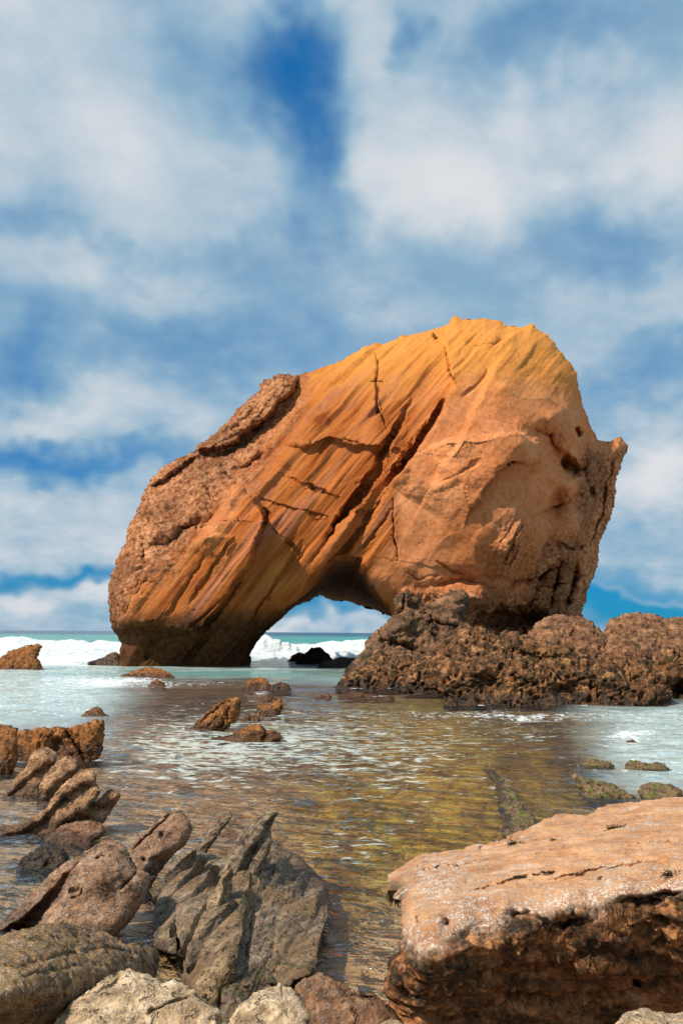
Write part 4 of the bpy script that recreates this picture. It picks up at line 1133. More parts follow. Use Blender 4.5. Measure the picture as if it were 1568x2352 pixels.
rock('shoal_rock', 'smooth rounded reddish rock with a low tail in the shallows', 'rock',
     [(481, 1701), (492, 1693), (512, 1691), (532, 1687), (552, 1675), (574, 1664), (592, 1662), (604, 1668), (612, 1678), (630, 1677), (645, 1683), (655, 1696), (640, 1705)],
     M_ORANGE, disp=d_boulder(0.6, 0.05, 0.2, 0.4), cell=1.5, rise=0.5, R=0.3, feats=[('groove', [(605, 1666), (612, 1690), (600, 1706)], 5, 0.12), ('bump', 590, 1690, 22, 14, 0, -0.15)])
rock('shoal_rock', 'small pyramid stone alone in the milky water', 'rock', [(186, 1647), (198, 1635), (212, 1626), (221, 1622), (236, 1630), (250, 1645)], M_ORANGE,
     disp=d_craggy(0.4, 0.06), cell=1.5, rise=0.6)
rock('shoal_rock', 'flat reddish rock barely above water beside the reef lump', 'rock', [(776, 1601), (790, 1592), (812, 1590), (836, 1594), (868, 1598), (905, 1601)], M_ORANGE,
     disp=d_craggy(0.6, 0.06), cell=1.5, rise=1.2, R=0.3, rag=0.12)
rock('shoal_rock', 'tiny flat reddish rock awash away from the reef lump', 'rock', [(722, 1601), (738, 1596), (752, 1592), (762, 1599)], M_ORANGE, disp=d_boulder(0.5, 0.02), cell=1.4, R=0.1)

# mossy ridges breaking the surface on the right
rock('mossy_ridge', 'narrow mossy strip of bedrock running under the great flat boulder', 'rock ridge',
     [(1150, 1930), (1150, 1880), (1146, 1840), (1138, 1800), (1124, 1782), (1108, 1768), (1118, 1755), (1132, 1765), (1150, 1782), (1168, 1797), (1186, 1822), (1204, 1850), (1226, 1878), (1240, 1920)],
     M_MOSS, ctrl=zc([(1108, 1768, 0.02), (1120, 1758, .05), (1165, 1800, 0.05), (1140, 1800, 0.0), (1150, 1880, 0.0), (1190, 1860, 0.08), (1230, 1885, 0.02), (1180, 1920, 0.05), (1210, 1850, .02)]),
     R=0.03, T=0.3, ext=0.1, cell=1.6, disp=d_craggy(0.3, 0.07, 0.6), rag=0.2)
rock('mossy_ridge', 'mossy stone top breaking the surface behind the longer weedy ridge', 'rock ridge',
     [(1330, 1756), (1344, 1748), (1364, 1743), (1384, 1746), (1405, 1755), (1408, 1765)], M_MOSS, rise=1.5, R=0.12, T=0.5, cell=1.5, disp=d_craggy(0.35, 0.05, 0.6))
rock('mossy_ridge', 'long weedy ridge of rock parting the foam', 'rock ridge',
     [(1340, 1822), (1322, 1800), (1312, 1780), (1322, 1776), (1340, 1788), (1356, 1790), (1380, 1796), (1409, 1803), (1432, 1815), (1454, 1828), (1466, 1841)], M_MOSS,
     rise=1.4, R=0.15, T=0.6, cell=1.5, disp=d_craggy(0.4, 0.07, 0.6), base=15.0, ext=0.1)
rock('mossy_ridge', 'rounded grey rock with a mossy edge behind the flat boulder', 'rock',
     [(1472, 1838), (1464, 1818), (1472, 1806), (1494, 1799), (1516, 1800), (1536, 1802), (1556, 1810), (1567, 1818), (1570, 1842)], M_MOSS, rise=0.8, R=0.2, cell=1.5,
     disp=d_boulder(0.5, 0.05))
rock('mossy_ridge', 'flat mossy stone awash in the white water', 'rock', [(1436, 1756), (1444, 1746), (1466, 1749), (1486, 1755), (1506, 1751), (1524, 1754), (1546, 1768), (1530, 1773)], M_MOSS, rise=1.8, R=0.1, cell=1.5,
     disp=d_craggy(0.35, 0.05))
rock('mossy_ridge', 'small stone with spray round it in the white water', 'rock', [(1432, 1708), (1441, 1700), (1452, 1698), (1466, 1708)], M_ORANGE, rise=0.7, cell=1.4, disp=d_craggy(0.3, 0.03))

# ------------------------------------------------------------------ left-hand group
rock('tidal_block', 'rough orange brown block at the back of the slab group, behind the rounded one', 'rock',
     [(-30, 1720), (-25, 1668), (0, 1661), (25, 1664), (44, 1673), (50, 1730)], M_ORANGE, base=20.5, disp=d_craggy(0.5, 0.07), cell=1.7, R=0.3)
rock('tidal_block', 'long rough orange block with a square raised end', 'rock',
     [(36, 1790), (36, 1740), (42, 1680), (58, 1675), (75, 1677), (98, 1671), (125, 1669), (150, 1674), (170, 1668), (185, 1663), (203, 1656), (220, 1653), (238, 1657), (241, 1680), (240, 1718), (226, 1745), (215, 1765)],
     M_ORANGE, base=19.0, rise=0.35, disp=d_craggy(0.6, 0.10, 0.7), cell=1.6, R=0.3, T=1.0,
     feats=[('groove', [(150, 1675), (175, 1710), (200, 1750)], 9, 0.22), ('bump', 130, 1710, 20, 26, 20, -0.25), ('step', [(160, 1672), (185, 1700), (195, 1740)], 6, -0.15, 40)])
rock('tidal_block', 'rounded rough orange boulder with its foot in a small pool', 'rock',
     [(-40, 1800), (-30, 1695), (0, 1688), (20, 1684), (40, 1692), (43, 1720), (40, 1745), (28, 1775), (20, 1796)], M_ORANGE, base=17.4, disp=d_craggy(0.5, 0.08), cell=1.7, R=0.3)
rock('tilted_slab', 'pointed tan slab with a dark underside, uppermost of the leaning slabs', 'rock',
     [(3, 1842), (12, 1826), (30, 1795), (46, 1777), (60, 1762), (70, 1740), (78, 1726), (100, 1716), (120, 1722), (131, 1731), (128, 1752), (115, 1775), (102, 1796), (95, 1820), (92, 1850)], M_TAN,
     base=15.2, rise=0.5, disp=d_slate(0.5, 0.045, (0.75, 0.5, 0.45), (0.4, -0.2, 0.8)), cell=1.6, R=0.2, T=0.5,
     feats=[('step', [(5, 1842), (60, 1790), (120, 1745)], 6, -0.14, 40)])
rock('tilted_slab', 'tan slab with grey flank next below the pointed one', 'rock',
     [(84, 1850), (92, 1815), (101, 1788), (116, 1768), (132, 1748), (148, 1739), (162, 1736), (176, 1748), (184, 1762), (170, 1785), (150, 1810), (140, 1850)], M_TAN,
     base=14.6, rise=0.5, disp=d_slate(0.5, 0.05, (0.75, 0.5, 0.45), (0.4, -0.2, 0.8)), cell=1.6, R=0.16, T=0.45, feats=[('step', [(100, 1840), (130, 1800), (175, 1765)], 6, -0.14, 40)])
rock('tilted_slab', 'root-like curved ridge of tan rock trailing down into the pool', 'rock',
     [(-40, 1965), (-40, 1915), (0, 1897), (30, 1893), (52, 1887), (70, 1879), (90, 1868), (105, 1858), (116, 1840), (126, 1822), (140, 1806), (155, 1793), (178, 1778), (200, 1767), (214, 1771), (223, 1780),
      (221, 1798), (230, 1818), (222, 1835), (205, 1850), (180, 1870), (140, 1900), (100, 1930)], M_TAN,
     base=12.2, rise=0.75, disp=d_slate(0.45, 0.04, (0.75, 0.5, 0.45), (0.4, -0.2, 0.8)), cell=1.6, R=0.14, T=0.5, ext=0.3,
     feats=[('step', [(-10, 1925), (40, 1912), (95, 1885), (125, 1850), (165, 1812), (218, 1792)], 5, -0.22, 60)])
rock('tilted_slab', 'broken tan slab whose upper end juts over the water', 'rock',
     [(120, 1915), (130, 1898), (152, 1880), (176, 1862), (200, 1848), (222, 1838), (240, 1823), (256, 1813), (270, 1819), (278, 1829), (268, 1845), (258, 1858), (246, 1874), (235, 1892), (210, 1905)], M_TAN,
     base=12.6, rise=0.6, disp=d_slate(0.4, 0.04, (0.75, 0.5, 0.45), (0.4, -0.2, 0.8)), cell=1.6, R=0.12, T=0.4, feats=[('step', [(140, 1905), (190, 1870), (262, 1835)], 5, -0.1, 40)])
rock('tilted_slab', 'low reddish slab with a grey wet foot below the broken slab', 'rock',
     [(94, 1936), (104, 1920), (118, 1910), (150, 1894), (176, 1888), (200, 1884), (222, 1888), (238, 1895), (246, 1908), (236, 1922), (215, 1932)], M_RED,
     rise=0.9, disp=d_slate(0.4, 0.035, (0.9, 0.3, 0.1), (0.1, -0.2, 0.9)), cell=1.6, R=0.12)
rock('dark_rock', 'low dark weedy rock alone in the pool', 'rock', [(40, 1997), (48, 1978), (60, 1966), (80, 1956), (100, 1947), (118, 1946), (136, 1949), (150, 1960), (161, 1970), (158, 1988)],
     rock_mat('dark_weedy_rock', (0.014, 0.010, 0.006), (0.060, 0.044, 0.026), (0.15, 0.115, 0.07), sc=3.5, algae=0.4, wet_h=0.3, bump=0.03, stain_amt=0.2, moss_col=(0.04, 0.045, 0.01)),
     rise=0.7, disp=d_craggy(0.3, 0.05), cell=1.6, R=0.15)
rock('barnacled_boulder', 'long barnacled boulder pointing upward behind the biggest rounded one', 'boulder',
     [(290, 2060), (292, 1990), (294, 1955), (308, 1938), (322, 1922), (343, 1904), (364, 1886), (384, 1868), (400, 1858), (416, 1862), (430, 1876), (438, 1887), (442, 1905), (436, 1922), (426, 1939), (410, 1955),
      (395, 1970), (378, 1988), (364, 2006), (352, 2030), (345, 2060)], M_BARN, base=9.6, rise=0.55, disp=d_boulder(0.35, 0.022, 0.9, 0.5), cell=1.8, R=0.16, T=0.4, ext=0.25, rag=0.07,
     feats=[('groove', [(296, 1962), (340, 1920), (385, 1878), (402, 1866)], 5, 0.10), ('step', [(296, 1966), (345, 1922), (404, 1866)][::-1], 4, -0.05, 30), ('bump', 360, 1990, 30, 14, -45, -0.12), ('bump', 371, 1918, 5, 6, 0, -0.08),
            ('bump', 330, 1974, 5, 5, 0, -0.08), ('bump', 350, 1976, 7, 4, 0, -0.08)])
rock('barnacled_boulder', 'slim barnacled arm of rock lying along the biggest rounded boulder', 'boulder',
     [(-40, 2200), (-40, 2150), (0, 2120), (20, 2100), (42, 2080), (62, 2062), (83, 2042), (104, 2022), (125, 2001), (148, 1985), (172, 1970), (196, 1954), (218, 1941), (235, 1950), (235, 2000), (190, 2060), (130, 2120), (110, 2180)], M_BARN,
     base=8.3, rise=0.75, disp=d_boulder(0.3, 0.018, 0.7, 0.5), cell=1.9, R=0.10, T=0.3, ext=0.2, rag=0.06,
     feats=[('step', [(-20, 2150), (47, 2118), (99, 2070), (150, 2012), (215, 1960)], 5, -0.22, 90)])
rock('barnacled_boulder', 'biggest rounded barnacled boulder with a dark hole near its top', 'boulder',
     [(84, 2160), (90, 2118), (108, 2092), (130, 2063), (143, 2038), (156, 2012), (176, 1990), (198, 1969), (212, 1953), (226, 1940), (250, 1933), (266, 1937), (281, 1945), (293, 1957), (302, 1971), (308, 1986), (314, 1997),
      (330, 2002), (341, 2007), (344, 2027), (334, 2053), (326, 2072), (317, 2090), (304, 2110), (291, 2127), (272, 2142), (262, 2165)], M_BARN,
     base=7.7, rise=0.55, disp=d_boulder(0.4, 0.026, 0.8, 0.5), cell=1.8, R=0.2, T=0.6, ext=0.25, rag=0.06,
     feats=[('bump', 226, 1973, 7, 5, -10, -0.12), ('bump', 239, 1967, 5, 4, 0, -0.08), ('bump', 168, 2050, 13, 9, 0, -0.10), ('groove', [(315, 2000), (300, 2020), (275, 2040)], 5, 0.08), ('bump', 230, 2010, 50, 40, 0, 0.12),
            ('groove', [(190, 2040), (185, 2060), (160, 2062)], 4, 0.06)])
rock('ochre_boulder', 'broad ochre boulder streaked with barnacles above a black hollow', 'boulder',
     [(-60, 2430), (-60, 2170), (0, 2156), (31, 2141), (60, 2132), (88, 2126), (122, 2121), (156, 2119), (174, 2126), (190, 2137), (208, 2144), (234, 2139), (258, 2150), (281, 2165), (308, 2168), (333, 2172), (350, 2177), (361, 2186),
      (364, 2205), (360, 2230), (350, 2300), (340, 2430)], M_LICH,
     ctrl=zc([(-40, 2165, .72), (60, 2135, .72), (156, 2121, .66), (234, 2142, .52), (300, 2168, .42), (358, 2186, .30), (0, 2290, .66), (80, 2272, .60), (150, 2262, .53), (220, 2242, .45), (290, 2222, .36), (350, 2212, .26)])
     + [(0, 2420, 5.7), (100, 2420, 5.9), (200, 2380, 6.15), (300, 2330, 6.5), (355, 2300, 6.7), (300, 2450, 6.5), (-40, 2500, 5.7)],
     base=6.2, R=0.12, T=0.5, ext=0.1, cell=1.9, rag=0.06, disp=d_craggy(0.34, 0.030, 0.45),
     feats=[('groove', [(60, 2215), (160, 2190), (260, 2180), (330, 2195)], 8, 0.035), ('bump', 60, 2200, 60, 14, -8, 0.03), ('groove', [(40, 2248), (120, 2228), (200, 2218)], 7, 0.025)])

# ------------------------------------------------------------------ slate reef in the middle
slate = bpy.data.objects.new('slate_reef', None)
COL.objects.link(slate)
slate.location = tuple(float(v) for v in pt(np.float64(560), np.float64(2120), np.float64(8.5)))
slate['label'] = 'grey slaty reef of upturned leaves of rock in front of the pools'
slate['category'] = 'rock reef'
slate['kind'] = 'thing'
SL = dict(cat=None, parent=slate)
SD, SN = (0.42, 0.85, 0.36), (-0.55, 0.09, 0.48)
rock('slab', 'flat wet grey slab with an orange stain', outline=[(505, 2320), (520, 2200), (525, 2080), (545, 2000), (580, 1950), (622, 1930), (642, 1938), (668, 1955), (697, 1975), (722, 2000), (749, 2027), (755, 2068), (750, 2110), (742, 2135), (733, 2158), (728, 2195),
                                (723, 2226), (700, 2242), (676, 2251), (650, 2290), (640, 2320)], mat=M_SLATE,
     ctrl=zc([(560, 2250, .12), (570, 2080, .26), (600, 1960, .25), (640, 1945, .12), (697, 1975, .05), (750, 2030, .03), (755, 2070, .10), (740, 2135, .14), (722, 2225, .12), (650, 2100, .17), (660, 2020, .10), (640, 2200, .13), (600, 2300, .02)]),
     base=7.4, R=0.05, T=0.3, ext=0.15, cell=1.8, rag=0.10, disp=d_slate(0.40, 0.026, SD, SN, 0.9), **SL,
     feats=[('groove', [(600, 1960), (585, 2060), (570, 2160), (560, 2250)], 5, 0.08), ('step', [(618, 2250), (640, 2120), (690, 1990)], 4, 0.06, 60), ('step', [(555, 2250), (590, 2120), (630, 1960)], 4, 0.08, 60)])
rock('slab', None, outline=[(352, 2120), (358, 2070), (340, 2046), (365, 2036), (390, 2026), (412, 2000), (432, 1972), (450, 1950), (470, 1960), (500, 1970), (530, 1975), (560, 1960), (575, 2000), (565, 2080), (545, 2200), (470, 2290), (420, 2260), (425, 2190), (405, 2135)], mat=M_SLATE,
     ctrl=zc([(345, 2045, .02), (390, 2030, .14), (450, 1955, .08), (500, 1975, .18), (560, 1970, .22), (480, 2060, .26), (420, 2090, .26), (365, 2080, .10), (420, 2150, .15), (540, 2100, .32), (500, 2180, .26), (440, 2220, .12), (470, 2280, .1)]),
     base=8.0, R=0.06, T=0.35, ext=0.2, cell=1.8, rag=0.12, disp=d_slate(0.40, 0.032, SD, SN, 0.9), **SL)
rock('blade', 'dark thin blade of slate at the far end', outline=[(438, 1975), (446, 1955), (462, 1932), (478, 1910), (490, 1897), (510, 1878), (530, 1865), (534, 1874), (524, 1890), (506, 1915), (490, 1938), (474, 1962), (466, 1985)], mat=M_SLATE,
     base=11.0, rise=0.5, R=0.05, T=0.2, ext=0.3, cell=1.6, disp=d_slate(0.35, 0.03, SD, SN), **SL)
rock('blade', 'tall jagged crest of grey slate', outline=[(505, 2060), (512, 2010), (520, 1970), (534, 1942), (548, 1920), (560, 1903), (578, 1890), (598, 1873), (614, 1862), (630, 1864), (641, 1861), (636, 1873), (626, 1888), (618, 1904), (624, 1925), (620, 1950), (600, 1985),
                                (585, 2020), (575, 2060)], mat=M_SLATE,
     base=9.0, rise=0.75, R=0.06, T=0.3, ext=0.3, cell=1.6, rag=0.12, disp=d_slate(0.35, 0.03, SD, SN), **SL,
     feats=[('step', [(520, 2050), (560, 1970), (625, 1875)], 5, -0.12, 60), ('groove', [(540, 2050), (580, 1960), (622, 1900)], 4, 0.07)])
rock('blade', 'pale buff leaf of rock standing out of the grey slate', outline=[(405, 2170), (411, 2131), (440, 2098), (470, 2066), (499, 2036), (509, 2010), (519, 1981), (528, 1984), (534, 1998), (531, 2025), (530, 2048), (535, 2080), (538, 2110), (529, 2135), (520, 2152), (499, 2184),
                                (478, 2215), (455, 2250)], mat=M_SLATEP,
     base=7.75, rise=0.75, R=0.07, T=0.3, ext=0.2, cell=1.6, rag=0.10, disp=d_slate(0.35, 0.025, SD, SN), **SL,
     feats=[('step', [(430, 2220), (500, 2100), (522, 2000)], 5, -0.12, 60), ('groove', [(470, 2190), (505, 2110), (515, 2040)], 5, 0.08)])

# thinner upturned leaves between the big ones, each along the bedding
lr = random.Random(5)
for (ax, ay, bx2, by2, wd, z0, z1, pale) in [
        (362, 2075, 445, 1962, 22, .06, .22, 0), (385, 2105, 470, 1975, 26, .10, .30, 0), (402, 2150, 500, 1992, 24, .12, .36, 0), (425, 2195, 508, 2040, 22, .14, .34, 1),
        (445, 2235, 540, 2075, 32, .12, .38, 0), (500, 2272, 575, 2050, 34, .10, .36, 0), (540, 2268, 612, 2010, 30, .10, .28, 0),
        (580, 2262, 652, 1978, 30, .10, .22, 0), (640, 2255, 700, 2010, 34, .09, .16, 0), (700, 2225, 744, 2050, 24, .08, .17, 0)]:
    L = math.hypot(bx2 - ax, by2 - ay)
    ux, uy = (bx2 - ax) / L, (by2 - ay) / L
    nx2, ny2 = -uy, ux                       # to the right of travel, down the picture
    up, dn = [], []
    for j in range(7):
        t = j / 6
        hw = wd * (0.35 + 0.65 * math.sin(math.pi * min(0.95, 0.22 + 0.8 * t))) * lr.uniform(0.75, 1.15)
        up.append((ax + ux * L * t - nx2 * hw, ay + uy * L * t - ny2 * hw))
        dn.append((ax + ux * L * t + nx2 * hw * 0.8, ay + uy * L * t + ny2 * hw * 0.8))
    tip = (bx2 + ux * lr.uniform(4, 16), by2 + uy * lr.uniform(4, 16))
    ol = up + [tip] + dn[::-1]
    ct = []
    for j in range(0, 7, 2):
        zt = z0 + (z1 - z0) * j / 6
        ct += [(up[j][0], up[j][1], float(Yz(*up[j], zt + 0.05))), (dn[j][0], dn[j][1], float(Yz(*dn[j], zt - 0.07)))]
    rock('blade', None, outline=ol, mat=M_SLATEP if pale else M_SLATE, ctrl=ct, base=8.0, R=0.03, T=0.15, ext=0.03, cell=1.7, rag=0.10, disp=d_slate(0.3, 0.013, SD, SN, 0.9), **SL)

# ------------------------------------------------------------------ nearest rocks
rock('pale_stone', 'small upright pale stone wedged below the slate reef', 'rock',
     [(455, 2330), (450, 2262), (458, 2246), (468, 2230), (480, 2216), (494, 2204), (510, 2193), (525, 2185), (535, 2196), (541, 2210), (544, 2235), (534, 2256), (520, 2272), (512, 2300), (510, 2330)], M_SLATEP, base=6.55, rise=0.6,
     disp=d_boulder(0.3, 0.018, 0.3, 0.6), cell=1.8, R=0.09, T=0.25, ext=0.15)
rock('cream_rock', 'large cream coloured rough rock leaning against the ochre boulder', 'rock',
     [(100, 2430), (118, 2380), (130, 2352), (150, 2322), (172, 2297), (198, 2278), (224, 2261), (252, 2244), (281, 2230), (308, 2231), (333, 2235), (354, 2246), (374, 2258), (390, 2255), (406, 2256), (430, 2266), (452, 2276), (468, 2297), (486, 2308), (504, 2318),
      (512, 2352), (520, 2430)], M_PALE, base=4.9, rise=1.3, disp=d_craggy(0.34, 0.030, 0.5), cell=1.9, R=0.12, T=0.6, ext=0.1,
     feats=[('groove', [(215, 2290), (260, 2262), (280, 2240)], 6, 0.05), ('groove', [(330, 2330), (400, 2300), (440, 2290)], 6, 0.04)])
rock('cream_rock', 'smaller cream rock between the large cream rock and the reddish one', 'rock',
     [(515, 2430), (522, 2380), (532, 2345), (541, 2323), (560, 2300), (582, 2282), (612, 2268), (645, 2257), (664, 2265), (681, 2276), (698, 2305), (714, 2340), (730, 2430)], M_PALE, base=4.9, rise=1.2,
     disp=d_craggy(0.34, 0.028, 0.5), cell=1.9, R=0.12, T=0.5, ext=0.1)
rock('reddish_rock', 'reddish barnacled rock filling the gap before the flat boulder', 'rock',
     [(668, 2430), (672, 2300), (678, 2262), (700, 2246), (728, 2235), (745, 2241), (760, 2248), (775, 2256), (790, 2262), (803, 2276), (815, 2283), (836, 2281), (858, 2283), (876, 2296), (890, 2309), (908, 2340), (925, 2430)], M_RED, base=5.1, rise=1.0,
     disp=d_boulder(0.3, 0.022, 0.6, 0.6), cell=1.9, R=0.12, T=0.4, ext=0.1, feats=[('groove', [(770, 2258), (800, 2290), (870, 2290)], 6, 0.06)])
rock('cream_rock', 'pale rounded rock tucked under the front of the flat boulder', 'rock',
     [(1395, 2430), (1405, 2365), (1412, 2350), (1428, 2335), (1450, 2322), (1475, 2315), (1500, 2322), (1540, 2330), (1580, 2326), (1640, 2340), (1660, 2430)], M_PALE, base=4.1, rise=1.0,
     disp=d_boulder(0.3, 0.02, 0.4, 0.5), cell=2.0, R=0.1, T=0.3, ext=0.1)
rock('cream_rock', 'tip of a pale stone lodged between the reddish rock and flat boulder', 'rock',
     [(848, 2430), (860, 2370), (880, 2348), (900, 2340), (920, 2346), (935, 2362), (950, 2430)], M_PALE, base=4.7, rise=1.0, disp=d_boulder(0.3, 0.015), cell=2.0, R=0.08, T=0.2, ext=0.1)

B_OUT = [(890, 2440), (905, 2352), (903, 2297), (889, 2276), (883, 2246), (903, 2204), (923, 2172), (928, 2140), (927, 2110), (921, 2068), (903, 2063), (896, 2045), (893, 2027), (890, 2011), (908, 1998), (929, 1985), (960, 1967), (985, 1961),
         (1012, 1957), (1045, 1951), (1075, 1946), (1116, 1941), (1145, 1933), (1168, 1923), (1200, 1907), (1222, 1893), (1246, 1881), (1272, 1874), (1298, 1871), (1322, 1870), (1345, 1871), (1376, 1860), (1400, 1852), (1423, 1847), (1480, 1842),
         (1525, 1835), (1568, 1828), (1620, 1820), (1655, 1850), (1662, 2000), (1665, 2100), (1665, 2440)]
EDGE = [(935, 2125), (976, 2150), (1020, 2130), (1065, 2108), (1110, 2092), (1158, 2079), (1221, 2068), (1325, 2053), (1429, 2032), (1500, 2028), (1568, 2021), (1740, 2005)]
B_CT = zc([(893, 2020, .86), (930, 1987, .93), (1012, 1959, .97), (1116, 1943, 1.0), (1200, 1909, 1.06), (1298, 1873, 1.13), (1423, 1849, 1.18), (1568, 1830, 1.25), (1720, 1818, 1.3),
           (935, 2110, .90), (976, 2140, .92), (1065, 2105, .97), (1158, 2076, 1.02), (1325, 2050, 1.10), (1429, 2030, 1.15), (1568, 2019, 1.20), (1740, 2003, 1.25),
           (1030, 2040, 1.0), (1180, 2000, 1.06), (1330, 1960, 1.15), (1480, 1930, 1.21)])


def _wall(pts):
    out = []
    for x, y, yy, add in pts:
        out.append((x, yy, add + float(Yz(x, y, np.interp(x, [935, 1158, 1429, 1740], [.92, 1.02, 1.15, 1.25])))))
    return out


B_CT += _wall([(940, 2125, 2200, .12), (990, 2150, 2190, .02), (1065, 2108, 2150, .0), (1158, 2079, 2125, .0), (1325, 2053, 2100, .0), (1429, 2032, 2085, .0), (1568, 2021, 2080, .0), (1740, 2005, 2080, .0)])
B_CT += _wall([(940, 2125, 2300, .15), (1065, 2108, 2300, .22), (1158, 2079, 2300, .36), (1325, 2053, 2300, .45), (1429, 2032, 2300, .50), (1568, 2021, 2300, .5), (1740, 2005, 2300, .5)])
B_CT += _wall([(940, 2125, 2520, .05), (1065, 2108, 2520, .10), (1325, 2053, 2520, .30), (1568, 2021, 2520, .35), (1740, 2005, 2520, .4)])


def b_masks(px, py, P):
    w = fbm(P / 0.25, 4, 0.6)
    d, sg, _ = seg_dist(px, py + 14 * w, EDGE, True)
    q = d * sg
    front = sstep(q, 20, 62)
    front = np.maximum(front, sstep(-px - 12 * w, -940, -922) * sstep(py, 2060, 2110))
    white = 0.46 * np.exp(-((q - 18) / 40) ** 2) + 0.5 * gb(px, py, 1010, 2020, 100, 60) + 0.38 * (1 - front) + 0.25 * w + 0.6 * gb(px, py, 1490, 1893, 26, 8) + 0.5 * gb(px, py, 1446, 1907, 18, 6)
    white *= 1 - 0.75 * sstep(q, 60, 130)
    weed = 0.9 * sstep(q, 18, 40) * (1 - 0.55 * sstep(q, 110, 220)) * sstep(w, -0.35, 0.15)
    weed = np.maximum(weed, gb(px, py, 908, 2050, 22, 26))
    return np.stack([front, np.clip(white, 0, 1), np.clip(weed, 0, 1), front * 0], -1)


def b_disp(P, N, px, py, s):
    mk_ = b_masks(px, py, P)
    fr_ = mk_[:, 0]
    q = P / 0.4
    top = 0.045 * fbm(np.stack([q[:, 0] * 0.45 + q[:, 1] * 0.1, q[:, 1] * 1.5 - q[:, 0] * 0.3, q[:, 2]], -1), 5, 0.55) + 0.016 * fbm(q * 5, 4, 0.65)
    top -= 0.05 * (1 - sstep(worley(q * 1.6), 0.04, 0.13)) * sstep(perlin(q * 0.8 + 4), 0.05, 0.3)
    lay = np.stack([q[:, 0] * 0.35, q[:, 1] * 0.5, q[:, 2] * 2.2 + q[:, 0] * 0.25], -1)
    qq = q + 0.2 * np.stack([perlin(q * 2), perlin(q * 2 + 5), perlin(q * 2 + 10)], -1)
    f = 0.085 * fbm(lay, 4, 0.55, ridge=True) + 0.055 * fbm(qq * 1.5, 4, 0.6) - 0.07 * (1 - sstep(worley(qq * 2.0), 0.1, 0.4)) + 0.03 * fbm(qq * 3, 3, 0.6, ridge=True)
    return top * (1 - fr_) + f * fr_ * (0.35 + 0.65 * sstep(s, 0.0, 0.14))


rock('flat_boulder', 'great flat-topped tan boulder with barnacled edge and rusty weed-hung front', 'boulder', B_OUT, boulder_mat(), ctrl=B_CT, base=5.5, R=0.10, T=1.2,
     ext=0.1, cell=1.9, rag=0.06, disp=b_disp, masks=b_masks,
     feats=[('groove', [(1065, 2050), (1130, 2035), (1200, 2012), (1240, 2003)], 3.5, 0.05), ('groove', [(1080, 1952), (1130, 1945), (1170, 1930), (1190, 1915)], 6, 0.07), ('groove', [(1170, 1935), (1200, 1925)], 7, 0.06),
            ('groove', [(1420, 1950), (1500, 1935), (1560, 1932)], 3.5, 0.05), ('bump', 1335, 1967, 14, 5, 0, -0.06), ('bump', 961, 1988, 6, 4, 0, -0.08), ('groove', [(1240, 1960), (1300, 1945), (1360, 1925)], 4, 0.045), ('groove', [(940, 2004), (1010, 1988), (1100, 1980), (1160, 1962)], 3.5, 0.045), ('groove', [(1250, 2022), (1350, 2000), (1450, 1986), (1540, 1975)], 3.5, 0.05), ('groove', [(1400, 1885), (1480, 1872), (1560, 1868)], 3.5, 0.04), ('bump', 1130, 2030, 10, 5, 0, -0.06), ('bump', 1440, 1960, 12, 5, 0, -0.06), ('bump', 1380, 2020, 9, 5, 0, -0.06),
            ('bump', 1024, 2120, 9, 8, 0, -0.14), ('bump', 960, 2115, 6, 11, 0, -0.10), ('bump', 1075, 2026, 8, 5, 0, -0.05), ('groove', [(1170, 2100), (1260, 2120), (1380, 2100)], 15, 0.28),
            ('bump', 1330, 2120, 70, 14, -4, -0.16), ('bump', 1470, 2075, 60, 9, -8, -0.22), ('groove', [(1400, 2075), (1500, 2055), (1570, 2050)], 7, 0.12),
            ('step', [(1100, 2200), (1280, 2190), (1400, 2165), (1570, 2140)], 5, -0.10, 60), ('groove', [(1080, 2215), (1290, 2200), (1560, 2170)], 8, 0.14), ('bump', 1390, 2205, 60, 12, -3, 0.16),
            ('groove', [(1050, 2300), (1250, 2290), (1400, 2270), (1560, 2230)], 10, 0.14), ('bump', 905, 2255, 24, 30, 0, 0.12)])


# ------------------------------------------------------------------ seaweed on the flat boulder
def weed_mat():
    m, g = new_mat('dark_seaweed')
    oc = g.n('ShaderNodeTexCoord').outputs['Object']
    n = g.noise(oc, 30.0, 3.0, 0.6)
    finish(g, g.mix(n, (0.012, 0.007, 0.004), (0.075, 0.045, 0.014)), 0.45, n, 0.003)
    return m


M_WEED = weed_mat()


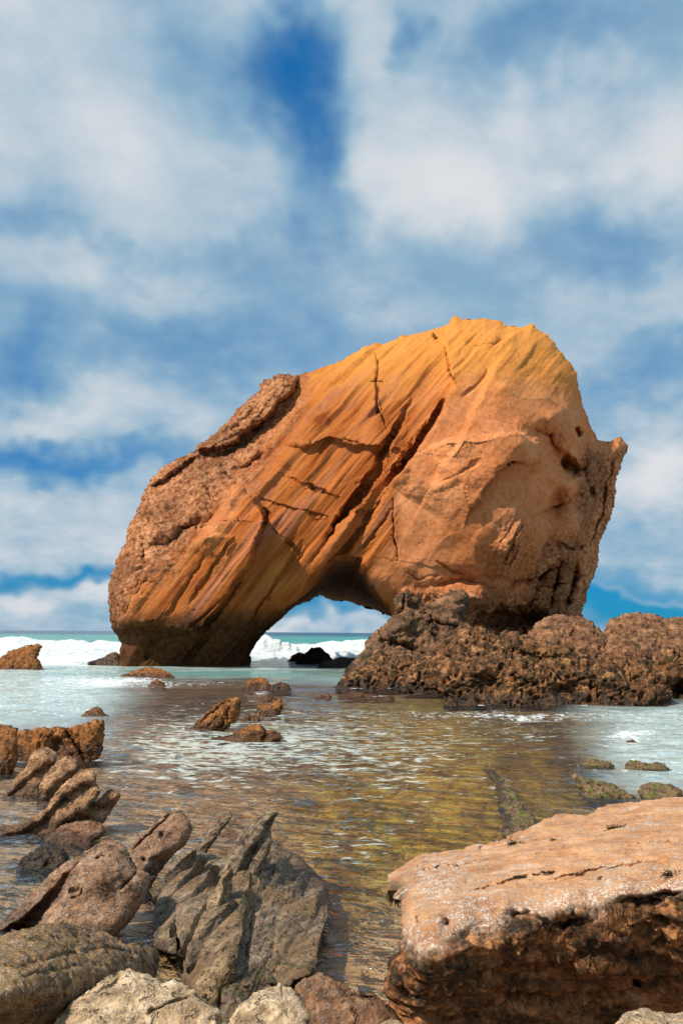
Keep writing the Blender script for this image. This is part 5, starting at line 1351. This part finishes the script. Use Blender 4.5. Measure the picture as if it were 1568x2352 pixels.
def tuft(x, y, size, label, hang=False, seed=0, n=110, lift=0.0):
    r = random.Random(seed)
    Yt = float(1.0 / rbf([(c[0], c[1], 1.0 / c[2]) for c in B_CT], np.float64(x), np.float64(y)))
    base = np.array(pt(np.float64(x), np.float64(y), np.float64(Yt))) + np.array([0, -0.01, lift])
    V, F = [], []
    for k in range(n):
        a = r.uniform(0, 2 * math.pi)
        rad = size * 0.5 * math.sqrt(r.random())
        p = base + np.array([math.cos(a) * rad * 1.5, math.sin(a) * rad * (0.2 if hang else 0.8), -0.012 if not hang else 0.0])
        L = size * r.uniform(0.4, 1.0)
        d = np.array([math.cos(a) * 0.7 + r.uniform(-.4, .4), math.sin(a) * 0.7 + r.uniform(-.4, .4), r.uniform(0.2, 1.0)])
        if hang:
            d = np.array([r.uniform(-.25, .25), r.uniform(-.5, -.1), -1.0])
        d /= np.linalg.norm(d)
        sd_ = np.cross(d, [r.uniform(-1, 1), r.uniform(-1, 1), 0.3])
        sd_ /= np.linalg.norm(sd_)
        w = size * r.uniform(0.02, 0.05)
        i0 = len(V)
        for j in range(4):
            t = j / 3
            c = p + d * L * t + np.array([0, 0, -0.35 * L * t * t]) + sd_ * L * 0.12 * math.sin(5 * t + k)
            ww = w * (0.6 + 0.8 * math.sin(math.pi * min(t + 0.15, 1)))
            V += [c - sd_ * ww, c + sd_ * ww]
        F += [(i0 + 2 * j, i0 + 2 * j + 1, i0 + 2 * j + 3, i0 + 2 * j + 2) for j in range(3)]
    make_mesh('seaweed_tuft', np.array(V), np.array(F), M_WEED, None,
              {'label': label, 'category': 'seaweed', 'group': 'seaweed tufts on the flat boulder', 'kind': 'thing'}, loc=tuple(float(v) for v in base))


for k, (x, y, sz, lb, hg) in enumerate([
        (1423, 1901, 0.085, 'largest dark seaweed tuft on top of the flat boulder', False),
        (1391, 1917, 0.045, 'small dark seaweed tuft beside the largest one on the flat boulder', False),
        (1405, 1908, 0.05, 'dark seaweed sprig right against the largest tuft on the boulder', False),
        (1278, 1928, 0.05, 'dark seaweed tuft near the far rim of the flat boulder', False),
        (1189, 1936, 0.075, 'wide dark seaweed clump in the notch of the boulder far rim', False),
        (1241, 1962, 0.05, 'dark seaweed tuft at the end of the long crack', False),
        (1257, 2000, 0.045, 'dark seaweed tuft between the crack and barnacled edge', False),
        (1192, 2011, 0.04, 'dark seaweed tuft below the long crack on the boulder', False),
        (1230, 2004, 0.025, 'tiny dark seaweed sprig between two tufts', False),
        (1548, 2006, 0.07, 'dark seaweed clump on the barnacled edge of the boulder', False),
        (911, 2044, 0.085, 'dark beard of seaweed hanging from the boulder corner', True),
        (1240, 2105, 0.07, 'dark green seaweed hanging under the barnacled edge', True),
        (1450, 2095, 0.07, 'seaweed fringe hanging from the ledge in the boulder front', True)]):
    tuft(x, y, sz, lb, hg, seed=k + 3)


# ------------------------------------------------------------------ lapping foam where rock meets water
from mathutils.kdtree import KDTree
WL = np.concatenate(WATERLINE)
kd = KDTree(len(WL))
for i_, (x_, y_) in enumerate(WL):
    kd.insert((x_, y_, 0.0), i_)
kd.balance()
sel = np.nonzero((SEA_XY[:, 1] > 5.5) & (SEA_XY[:, 1] < 76) & (np.abs(SEA_XY[:, 0]) < 0.42 * SEA_XY[:, 1] + 1))[0]
dist = np.full(len(SEA_XY), 99.0)
for i_ in sel:
    x_, y_ = SEA_XY[i_]
    dist[i_] = kd.find((x_, y_, 0.0))[2]
rr_ = 0.10 + 0.010 * SEA_XY[:, 1]
P3 = np.stack([SEA_XY[:, 0], SEA_XY[:, 1], SEA_XY[:, 0] * 0], -1)
lap = (0.30 + 0.28 * sstep(SEA_XY[:, 1], 11, 20)) * np.exp(-(dist / rr_) ** 2) * sstep(fbm(P3 / np.array([1.0, 1.6, 1]) + 33, 3), -0.12, 0.25)
SEA_MASK[:, 1] = np.clip(np.maximum(SEA_MASK[:, 1], lap), 0, 1)
fa_ = SEA.data.attributes.new('sky_glint', 'FLOAT', 'POINT')
fa_.data.foreach_set('value', np.clip(sky_glint, 0, 1).astype(np.float32))
SEA.data.attributes['mask'].data.foreach_set('color', SEA_MASK.astype(np.float32).ravel())
